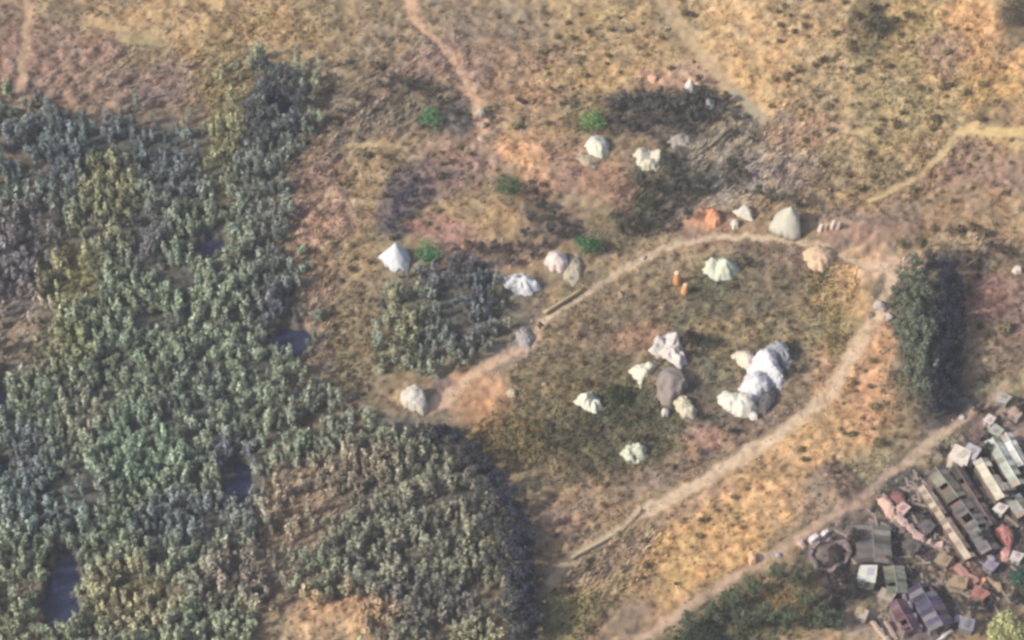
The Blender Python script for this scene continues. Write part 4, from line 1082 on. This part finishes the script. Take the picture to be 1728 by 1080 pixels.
for i, (a, b_, h) in enumerate([(1383, 390, 1.3), (1393, 388, 1.1), (1403, 386, 1.5), (1414, 386, 1.1)]):
    standing_bundle('upright_sack', ['leftmost and brightest white upright sack of four in a row', 'short second upright sack from the left in the row of four', 'tallest pinkish-white upright sack in the row of four', 'rightmost dull upright sack of four in a row'][i],
                    a, b_, h, .33, [(240, 222, 210), (190, 150, 132), (236, 212, 202), (196, 168, 158)][i], [(248, 236, 226), (214, 186, 170), (240, 222, 214), (206, 182, 172)][i], 'upright sacks below the pinkish mound', lean=(.12, 0))

# ------------------------------------------------------------------ stones
def rock(label, px, py, r, col, seed, group=None, flat=.7):
    g = np.random.default_rng(seed)
    x, y, z = P(px, py)
    V = []; F = []
    import bmesh
    bm = bmesh.new(); bmesh.ops.create_icosphere(bm, subdivisions=2, radius=1)
    for v in bm.verts:
        d = v.co.normalized()
        k = 1 + .45 * float(fbm(np.array([d.x * 1.3 + seed * 3]), np.array([d.y * 1.3 + d.z * 1.1]), seed, 2)[0])
        v.co = Vector((d.x * r * k, d.y * r * k * .8, d.z * r * k * flat + r * flat * .4))
    me = bpy.data.meshes.new('boulder'); bm.to_mesh(me); bm.free()
    me.materials.append(colour_mat(col, 'stone'))
    o = bpy.data.objects.new('boulder', me); COL.objects.link(o)
    o.location = (x, y, z); o.rotation_euler = (0, 0, seed)
    tag(o, label, 'boulder', group)
G2 = 'pale boulders at the footpath end'
rock('pale upright boulder at the end of the footpath', 812, 196, .9, (196, 184, 168), 3, G2, 1.4)
rock('grey boulder just below the upright pale one', 816, 214, .6, (176, 168, 156), 4, G2, .9)
rock('pinkish flat stone below the footpath end', 812, 234, .8, (206, 178, 158), 5, G2, .4)
G3 = 'pale boulders at the track junction'
rock('largest grey-white boulder at the head of the main track', 1484, 520, 1.0, (186, 176, 170), 6, G3, .8)
rock('narrow grey-white boulder right of the largest at the head of the main track', 1500, 538, .7, (190, 184, 180), 7, G3, 1.0)
rock('small dull boulder left at the head of the main track', 1466, 532, .6, (160, 146, 132), 8, G3, .7)
rock('lone pale boulder at the north tip of the grove', 1578, 436, .5, (178, 170, 168), 9)
rock('grey boulder at the right edge of the grove', 1570, 522, .5, (150, 152, 150), 10)
rock('small pale rock right of the grove head near the dark bushes', 1622, 440, .5, (164, 160, 150), 11)
rock('white rock beside the lower track near the settlement', 1625, 706, .5, (214, 208, 200), 12)
rock('bright white rock at the corner of the long sheds', 1660, 734, .6, (236, 222, 214), 13)
rock('small blue-white rock at the edge of the black hollow', 1314, 938, .5, (176, 180, 196), 14)
rock('pale rock in the lower right shed yard', 1672, 944, .6, (172, 172, 190), 15)
rock('pale rock on the dark lilac sheds', 1618, 1046, .7, (196, 194, 206), 16)
rock('small white stone in the middle of the brown plot', 1086, 436, .4, (214, 196, 176), 17)
rock('pinkish stone inside the plot on the brown grass', 1046, 498, .6, (196, 166, 138), 18)
rock('beige stone beside the small cream sack', 920, 650, .5, (176, 160, 132), 19)

def stones(seed, n):
    g = np.random.default_rng(seed); m = MB()
    for k in range(n):
        pts, hw, c, st = TRACKS[g.choice([0, 1, 1, 1, 2, 3, 3, 4, 5, 5])]
        j = g.integers(len(pts) - 1); t = g.random()
        px = pts[j][0] + (pts[j + 1][0] - pts[j][0]) * t + g.normal() * hw * 1.6; py = pts[j][1] + (pts[j + 1][1] - pts[j][1]) * t + g.normal() * hw * 1.6
        if not (0 < px < 1728 and 0 < py < 1080): continue
        x, y = to_w(px, py, 0); z = float(height(np.array([x]), np.array([y]))[0]); s_ = g.uniform(.06, .22)
        m.box((float(x), float(y), z + s_ * .3), (s_ * 1.5, s_, s_ * .8), rz=g.random() * 3, tilt=(g.normal() * .3, g.normal() * .3), taper=.7)
    tag(m.build('loose_stones', colour_mat((206, 190, 166), 'stone')), 'loose pale stones along the verges of the tracks', 'stones', kind='stuff')
stones(5, 900)

# ------------------------------------------------------------------ the settlement: long sheds and ruined walls
def shed(name, label, p0, p1, wid, hgt, roofc, wallc, group, slope=.35, ribs=True, door=True, cat='shed'):
    a = Vector(P(*p0)); b_ = Vector(P(*p1))
    d = b_ - a; L = math.hypot(d.x, d.y); rz = math.atan2(d.y, d.x)
    mid = (a + b_) / 2; mid.z = min(a.z, b_.z)
    root = empty(name, mid, rz); tag(root, label, cat, group)
    m = MB(); t = .12; W = wid
    for s in (-1, 1): m.box((0, s * (W / 2 - t / 2), hgt / 2 - .3), (L - .3, t, hgt + .6))
    for s in (-1, 1): m.box((s * (L / 2 - .15 - t / 2), 0, hgt / 2 - .3), (t, W - 2 * t - .01, hgt + .6))
    m.build('wall', colour_mat(wallc, 'stone'), root)
    # gable roof of sagging sheets
    n = max(8, int(L / .7)); V = []; F = []
    g = np.random.default_rng(int(abs(p0[0]) * 7 + p0[1]))
    for i in range(n + 1):
        x = -L / 2 - .2 + (L + .4) * i / n
        sag = .06 * math.sin(i * 1.7) + .08 * (g.random() - .5)
        for (yy, zz) in ((-W / 2 - .25, hgt - .06), (0, hgt + slope * W / 2 + sag), (W / 2 + .25, hgt - .06)):
            V.append((x + .1 * (g.random() - .5), yy + .12 * (g.random() - .5), zz + .05 * (g.random() - .5) + .08))
    for i in range(n):
        for k in range(2):
            a0 = i * 3 + k; F.append((a0, a0 + 3, a0 + 4, a0 + 1))
    g2 = np.random.default_rng(int(p1[0] * 3 + p1[1]))
    keepf = [k for k in range(len(F)) if g2.random() > .05]
    V2, F2, C2 = [], [], []
    tones = [np.array(roofc), np.array(roofc) * .8, np.array(roofc) * 1.15, np.array(roofc) * .6 + np.array((150, 108, 84)) * .4, np.array(roofc) * .6 + np.array((190, 184, 170)) * .4]
    for k in keepf:
        cc = s2l(np.clip(tones[g2.choice(5, p=[.38, .2, .18, .12, .12])] * g2.uniform(.9, 1.1), 0, 250)) * ALB
        up = .02 * g2.random()
        for q in F[k]: V2.append((V[q][0], V[q][1], V[q][2] + up)); C2.append(cc)
        F2.append(tuple(range(len(V2) - 4, len(V2))))
    o = mesh_obj('roof', V2, F2, mat('roof_sheets', (0, 0, 0), .65, .2, 1.5, .3, .2, attr=True), root, cols=np.array(C2))
    s = o.modifiers.new('thickness', 'SOLIDIFY'); s.thickness = .06; s.offset = 1
    m = MB(); m.tube([(-L / 2 - .25, 0, hgt + slope * W / 2 + .16), (0, 0, hgt + slope * W / 2 + .12), (L / 2 + .25, 0, hgt + slope * W / 2 + .17)], .09, 6)
    m.build('ridge_cap', colour_mat(tuple(min(255, c + 26) for c in roofc), 'roof'), root)
    if door:
        m = MB(); m.box((L / 2 - .12, 0, hgt * .42), (.1, min(.9, W * .4), hgt * .84)); m.build('door', colour_mat((92, 80, 70), 'wood'), root)
    return root
GS = 'long sheds of the settlement'
shed('long_shed', 'upper grey-roofed shed in the row right of the salmon-red sheet', (1576, 806), (1612, 852), 2.3, 1.6, (124, 120, 110), (124, 108, 98), GS)
shed('long_shed', 'middle brownish-grey shed in the row right of the salmon-red sheet', (1618, 862), (1646, 900), 2.5, 1.7, (104, 100, 100), (124, 108, 98), GS)
shed('long_shed', 'lowest grey shed in the row, just left of the red tarpaulin', (1646, 904), (1668, 940), 2.2, 1.5, (112, 110, 112), (116, 104, 98), GS)
shed('long_shed', 'narrow pale tan shed left of the long grey-roofed shed', (1556, 832), (1634, 950), 1.1, 1.3, (186, 168, 150), (130, 112, 100), GS, door=False)
shed('long_shed', 'short pale-roofed shed near the top right rows', (1652, 790), (1690, 850), 1.7, 1.6, (198, 190, 172), (130, 116, 104), GS)
shed('long_shed', 'greenish pale-roofed shed in the top right rows', (1672, 756), (1716, 830), 1.6, 1.6, (186, 190, 178), (120, 112, 102), GS)
shed('long_shed', 'short bright white-roofed shed at the right edge', (1694, 748), (1722, 796), 1.3, 1.7, (210, 208, 202), (130, 120, 110), GS)
shed('long_shed', 'dark brown-roofed shed between the white cabin and the pale-roofed shed', (1610, 800), (1670, 895), 1.2, 1.4, (96, 86, 84), (100, 86, 78), GS, door=False)
shed('long_shed', 'grey-green shed furthest right below the top right rows', (1692, 830), (1726, 880), 1.8, 1.5, (150, 150, 142), (110, 100, 92), GS)
shed('lilac_shed', 'larger dark lilac-roofed shed at the bottom edge', (1548, 1002), (1586, 1070), 2.9, 1.8, (84, 80, 102), (150, 136, 136), 'lilac sheds at the bottom edge')
shed('lilac_shed', 'smaller maroon-lilac shed left of the larger dark lilac one', (1510, 1028), (1536, 1076), 1.9, 1.6, (104, 80, 94), (150, 130, 126), 'lilac sheds at the bottom edge')
shed('grey_shed', 'grey flat-roofed shed behind the small white hut', (1470, 900), (1474, 960), 4.0, 1.5, (112, 108, 104), (92, 84, 84), None, slope=.08)
shed('green_grey_shed', 'greenish-grey shed between the white hoop and the lilac sheds', (1506, 968), (1512, 1010), 2.2, 1.4, (120, 124, 112), (100, 96, 88), None, slope=.12)

def wall_line(name, label, pts, wid, hgt, col, cat='wall', group=None, seed=0):
    W = [P(*p) for p in pts]
    c = W[0]; root_loc = (c[0], c[1], c[2])
    g = random.Random(seed)
    V = []; F = []; pl = []
    for (a, b_) in zip(W[:-1], W[1:]):
        L = math.dist(a[:2], b_[:2]); k = max(2, int(L / .5))
        for i in range(k): pl.append([a[j] + (b_[j] - a[j]) * i / k for j in range(3)])
    pl.append(list(W[-1]))
    for i, p in enumerate(pl):
        q0 = pl[max(0, i - 1)]; q1 = pl[min(len(pl) - 1, i + 1)]
        d = Vector((q1[0] - q0[0], q1[1] - q0[1], 0)).normalized(); n = Vector((-d.y, d.x, 0))
        h = hgt * g.uniform(.25, 1.15); w_ = wid * g.uniform(.6, 1.3) / 2
        gz = float(height(np.array([p[0]]), np.array([p[1]]))[0])
        for (s, zz, ww) in ((-1, -.3, 1.25), (-1, h, .8), (1, h * .96, .8), (1, -.3, 1.25)):
            V.append((p[0] - c[0] + n.x * s * w_ * ww, p[1] - c[1] + n.y * s * w_ * ww, gz - c[2] + zz))
    for i in range(len(pl) - 1):
        for k in range(4):
            a0 = i * 4 + k; a1 = i * 4 + (k + 1) % 4
            F.append((a0, a1, a1 + 4, a0 + 4))
    F.append((0, 1, 2, 3)); F.append(tuple(len(V) - 4 + k for k in (3, 2, 1, 0)))
    o = mesh_obj(name, V, F, colour_mat(col, 'stone'), loc=root_loc)
    tag(o, label, cat, group)
wall_line('earth_wall', 'long broken pink wall winding down from the salmon-red sheet', [(1512, 872), (1540, 900), (1562, 918), (1590, 920)], .9, 1.0, (212, 184, 176), seed=1)
wall_line('earth_wall', 'reddish wall stub at the lower end of the tan shed', [(1604, 948), (1626, 968), (1648, 988)], 1.0, .8, (196, 150, 142), seed=2)
wall_line('earth_wall', 'salmon wall stub crossing the foot of the long shed', [(1632, 984), (1662, 980)], .8, .9, (222, 158, 132), seed=3)
wall_line('earth_wall', 'tan wall stub curving right of the salmon one', [(1664, 976), (1684, 990), (1688, 1000)], .6, .7, (188, 168, 140), seed=4)
wall_line('pale_wall', 'bright white wall piece above the ruined oval hut', [(1366, 916), (1384, 906), (1396, 902)], .7, .9, (232, 220, 222), seed=5)
wall_line('pale_wall', 'pinkish wall piece left of the ruined oval hut', [(1348, 916), (1358, 926)], .7, .7, (222, 192, 182), seed=6)
wall_line('pale_wall', 'pair of pale walls at the bottom edge, left one', [(1470, 1050), (1500, 1085)], .55, .8, (206, 184, 168), seed=7)
wall_line('pale_wall', 'pair of pale walls at the bottom edge, right one', [(1484, 1040), (1514, 1080)], .5, .8, (186, 166, 154), seed=8)
wall_line('pale_wall', 'lilac-grey wall between the two lilac sheds', [(1524, 1010), (1552, 1068)], .5, 1.9, (170, 162, 176), seed=9)
wall_line('pale_wall', 'thin white wall below the lower right lilac shed', [(1580, 1086), (1606, 1066)], .5, .8, (222, 214, 208), seed=10)
wall_line('pale_wall', 'slanting pale board wall right of the dark pit', [(1508, 1000), (1540, 1000), (1556, 990)], .5, .7, (184, 166, 148), seed=11)
wall_line('pale_wall', 'short pale wall above the red tarpaulin', [(1646, 876), (1664, 898)], .7, 1.2, (214, 204, 184), seed=12)
wall_line('oval_ruin', 'oval ruined hut with a pale rim and dark inside', [(1366, 938), (1376, 922), (1400, 914), (1424, 918), (1434, 934), (1426, 952), (1404, 966), (1380, 962), (1366, 938)], .5, .9, (142, 126, 126), 'ruin', seed=13)
cloth('shadow_sheet', 'black-brown sheet laid for the shadow inside the ruined oval hut', 'tarpaulin',
      [(1396, 926), (1412, 916), (1428, 930), (1422, 948), (1406, 952), (1398, 940)], [(1410, 936, .4, 2.0, 1)], (58, 46, 48), seed=51, wrinkle=.15)  # dark sheet stands in for the shadow inside the ruin

def hut(name, label, px, py, wx, wy, h, rz, wallc, roofc, group=None):
    x, y, z = P(px, py)
    root = empty(name, (x, y, z), rz); tag(root, label, 'hut', group)
    m = MB(); m.box((0, 0, h / 2 - .15), (wx, wy, h + .3), taper=.97); m.build('wall', colour_mat(wallc, 'cloth'), root)
    g = random.Random(int(px * 7 + py)); q = lambda: g.uniform(-.16, .16) * min(wx, wy)
    V = []
    for zz in (0, .09):
        k = 0 if zz == 0 else 1
        for (a, b_) in ((-1, -1), (1, -1), (1, 1), (-1, 1)):
            V.append([a * (wx / 2 + .16), b_ * (wy / 2 + .16), h + .03 + zz + .10 * a + .05 * b_])
    for c in range(4):
        dx_, dy_ = q(), q()
        for k in (c, c + 4): V[k][0] += dx_; V[k][1] += dy_
    ro = mesh_obj('roof', V, [(3, 2, 1, 0), (4, 5, 6, 7), (0, 1, 5, 4), (1, 2, 6, 5), (2, 3, 7, 6), (3, 0, 4, 7)], colour_mat(roofc, 'roof'), root)
    m = MB(); m.box((g.uniform(-.25, .25) * wx, g.uniform(-.25, .25) * wy, h + .24), (wx * g.uniform(.35, .6), wy * g.uniform(.4, .8), .03), rz=g.uniform(-.4, .4), tilt=(.03, -.07))
    m.build('patch_sheet', colour_mat(tuple(int(max(40, c * g.uniform(.78, .95))) for c in roofc), 'roof'), ro)
    m = MB(); m.box((0, -wy / 2 - .02, h * .42), (wx * .34, .06, h * .8)); m.build('door', colour_mat((132, 128, 122), 'wood'), root)
    m = MB(); m.box((wx / 2 + .0, 0, h * .62), (.06, wy * .3, h * .28)); m.build('window', colour_mat((70, 74, 84), 'roof'), root)
hut('small_hut', 'small square white hut below the grey flat-roofed shed', 1463, 982, 2.0, 2.1, 1.9, R(-14), (206, 208, 196), (228, 230, 216))
hut('white_cabin', 'cream-white cabin at the top of the long sheds', 1616, 782, 2.2, 2.4, 1.9, R(-32), (226, 212, 200), (240, 226, 212))
hut('lilac_cabin', 'pale lilac cabin joined to the right of the cream-white one', 1636, 776, 1.6, 2.0, 1.7, R(-32), (186, 178, 190), (196, 188, 200))
JUM = [
 ('small pinkish-roofed hut at the right edge above the white-roofed shed', 1712, 706, 1.6, 1.3, 1.3, (170, 148, 142), (190, 166, 158)),
 ('pale grey hut highest on the right edge of the settlement', 1690, 682, 1.5, 1.2, 1.2, (160, 150, 144), (186, 178, 170)),
 ('tiny white hut between the grey hut and the cream-white cabin', 1668, 716, 1.0, 1.0, 1.1, (214, 206, 200), (228, 220, 214)),
 ('brown hut between the tiny white hut and the lilac cabin', 1646, 738, 1.6, 1.1, 1.2, (112, 94, 86), (126, 108, 98)),
 ('pale green hut above the greenish pale-roofed shed', 1680, 736, 1.3, 1.2, 1.2, (160, 166, 150), (184, 190, 172)),
 ('rusty-roofed hut between the rows at the right', 1706, 812, 1.5, 1.2, 1.2, (142, 110, 96), (168, 120, 98)),
 ('white hut low in the right-hand rows', 1686, 868, 1.1, 1.3, 1.3, (214, 210, 202), (226, 222, 214)),
 ('tan hut beside the reddish wall stub', 1616, 990, 1.8, 1.4, 1.2, (158, 136, 112), (176, 152, 124)),
 ('reddish hut below the reddish wall stub', 1652, 1010, 1.6, 1.3, 1.3, (156, 108, 100), (176, 124, 114)),
 ('grey hut between the lilac sheds and the yellow-green tree', 1630, 1062, 1.6, 1.5, 1.3, (128, 124, 130), (146, 142, 150)),
 ('pinkish-grey hut above the maroon-lilac shed', 1494, 1014, 1.7, 1.2, 1.2, (164, 146, 138), (186, 168, 156)),
 ('pale hut beside the paired pale walls', 1452, 1044, 1.4, 1.2, 1.2, (170, 158, 142), (196, 182, 164)),
 ('dark hut left of the earth wall', 1536, 930, 1.7, 1.3, 1.2, (92, 84, 80), (108, 100, 96)),
 ('pale pink hut where the earth wall starts', 1522, 866, 1.2, 1.1, 1.1, (200, 172, 164), (216, 188, 180)),
 ('tan hut at the foot of the tan shed', 1590, 952, 1.4, 1.3, 1.2, (150, 132, 110), (170, 152, 126)),
 ('dark grey hut above the earth wall', 1562, 896, 1.4, 1.2, 1.2, (96, 92, 92), (112, 108, 108)),
 ('white hut at the right edge beside the teal-green bush', 1714, 948, 1.1, 1.0, 1.1, (196, 190, 186), (210, 204, 200)),
 ('lilac-grey hut under the red tarpaulin corner', 1668, 962, 1.3, 1.2, 1.2, (138, 130, 146), (158, 150, 168)),
]
for i, (lb, px, py, wx, wy, h, wc, rc) in enumerate(JUM):
    hut('small_hut', lb, px, py, wx, wy, h, R(-32 + (i * 37) % 24 - 12), wc, rc, 'small huts of the settlement')
# a dozen narrow strips of wall and board running down the slope
# white hoop beside the yard
x, y, z = P(1502, 944)
m = MB(); m.tube([(.5 * math.cos(t), 1.3 * math.sin(t) , .4 + .25 * math.sin(t * 2)) for t in np.linspace(1.2, 4.6, 14)], .13, 8)
tag(m.build('bent_pipe', colour_mat((214, 216, 218), 'cloth'), loc=(x, y, z), smooth=True), 'bent white pipe standing beside the grey flat-roofed shed', 'pipe')

# dead poles and timbers
def timber(label, p0, p1, r, col, lift=.1, group=None):
    a = Vector(P(*p0)); b_ = Vector(P(*p1)); m = MB()
    pts = []
    for i in range(9):
        t = i / 8; q = a.lerp(b_, t); gz = float(height(np.array([q.x]), np.array([q.y]))[0])
        pts.append((q.x - a.x, q.y - a.y, max(gz, q.z - .3) - a.z + lift + r + .05 * math.sin(i * 2.1)))
    m.tube(pts, [r * (1.1 - .05 * i) for i in range(9)], 7)
    tag(m.build('timber', colour_mat(col, 'wood'), loc=a, smooth=True), label, 'timber', group)
timber('pale tree trunk lying across the bank below the crumpled white tarpaulin', (918, 532), (984, 490), .26, (204, 186, 146), .25)
timber('long pale timber lying along the lower end of the main track', (962, 946), (1046, 900), .22, (220, 204, 172), .3)
timber('thin pale timber forking beside the long one at the track end', (1084, 862), (1034, 912), .14, (196, 174, 146), .2)
timber('short pale trunk at the edge of the wood at the bottom middle', (884, 1006), (904, 972), .14, (176, 160, 136), .2)
timber('thin pole lying on the burnt ground below the narrow white tent', (1178, 262), (1236, 214), .12, (178, 164, 142), .2)
timber('longer pole on the burnt ground right of the grey tarpaulin', (1196, 250), (1262, 196), .12, (170, 156, 132), .2)

# rubble among the sheds : nobody could count it
g = np.random.default_rng(77)
m = MB(); mm = MB()
for k in range(1300):
    px = g.normal(1600, 90); py = g.normal(880, 110)
    if px < 1330 or px > 1760 or py < 690 or py > 1120: continue
    if (px - 1330) < (930 - py) * 1.5 or seg_dist(np.array([px]), np.array([py]), TRACKS[5][0])[0] < 26 or (py > 1000 and px < 1420): continue
    x, y = to_w(px, py, 0); z = float(height(np.array([x]), np.array([y]))[0])
    s = g.uniform(.10, .42)
    t = m if g.random() < .5 else mm
    if g.random() < .3: t.box((float(x), float(y), z + .12), (s * 7, .16 + s * .5, .12), rz=R(-58) + g.normal() * .5, tilt=(0, g.normal() * .06))
    else: t.box((float(x), float(y), z + s * .2), (s * 1.2, s, s * .6), rz=g.random() * 3, tilt=(g.normal() * .3, g.normal() * .3), taper=.8)
tag(m.build('rubble', colour_mat((172, 156, 146), 'stone')), 'pale rubble and planks strewn between the sheds', 'rubble', kind='stuff')
tag(mm.build('dark_rubble', colour_mat((84, 80, 82), 'stone')), 'dark rubble and planks strewn between the sheds', 'rubble', kind='stuff')

# ------------------------------------------------------------------ thin haze in the air
m = MB(); m.box((0, 0, 145.0), (5400, 5400, 300.0))
hm = bpy.data.materials.new('haze'); hm.use_nodes = True
ht = hm.node_tree; ht.nodes.remove(ht.nodes['Principled BSDF'])
pv = ht.nodes.new('ShaderNodeVolumePrincipled')
pv.inputs['Color'].default_value = (.86, .91, 1.0, 1)
pv.inputs['Density'].default_value = .00021
pv.inputs['Anisotropy'].default_value = .0
ht.links.new(pv.outputs['Volume'], ht.nodes['Material Output'].inputs['Volume'])
hz = m.build('haze', hm)
tag(hz, 'thin pale haze in the air', 'haze', kind='stuff')
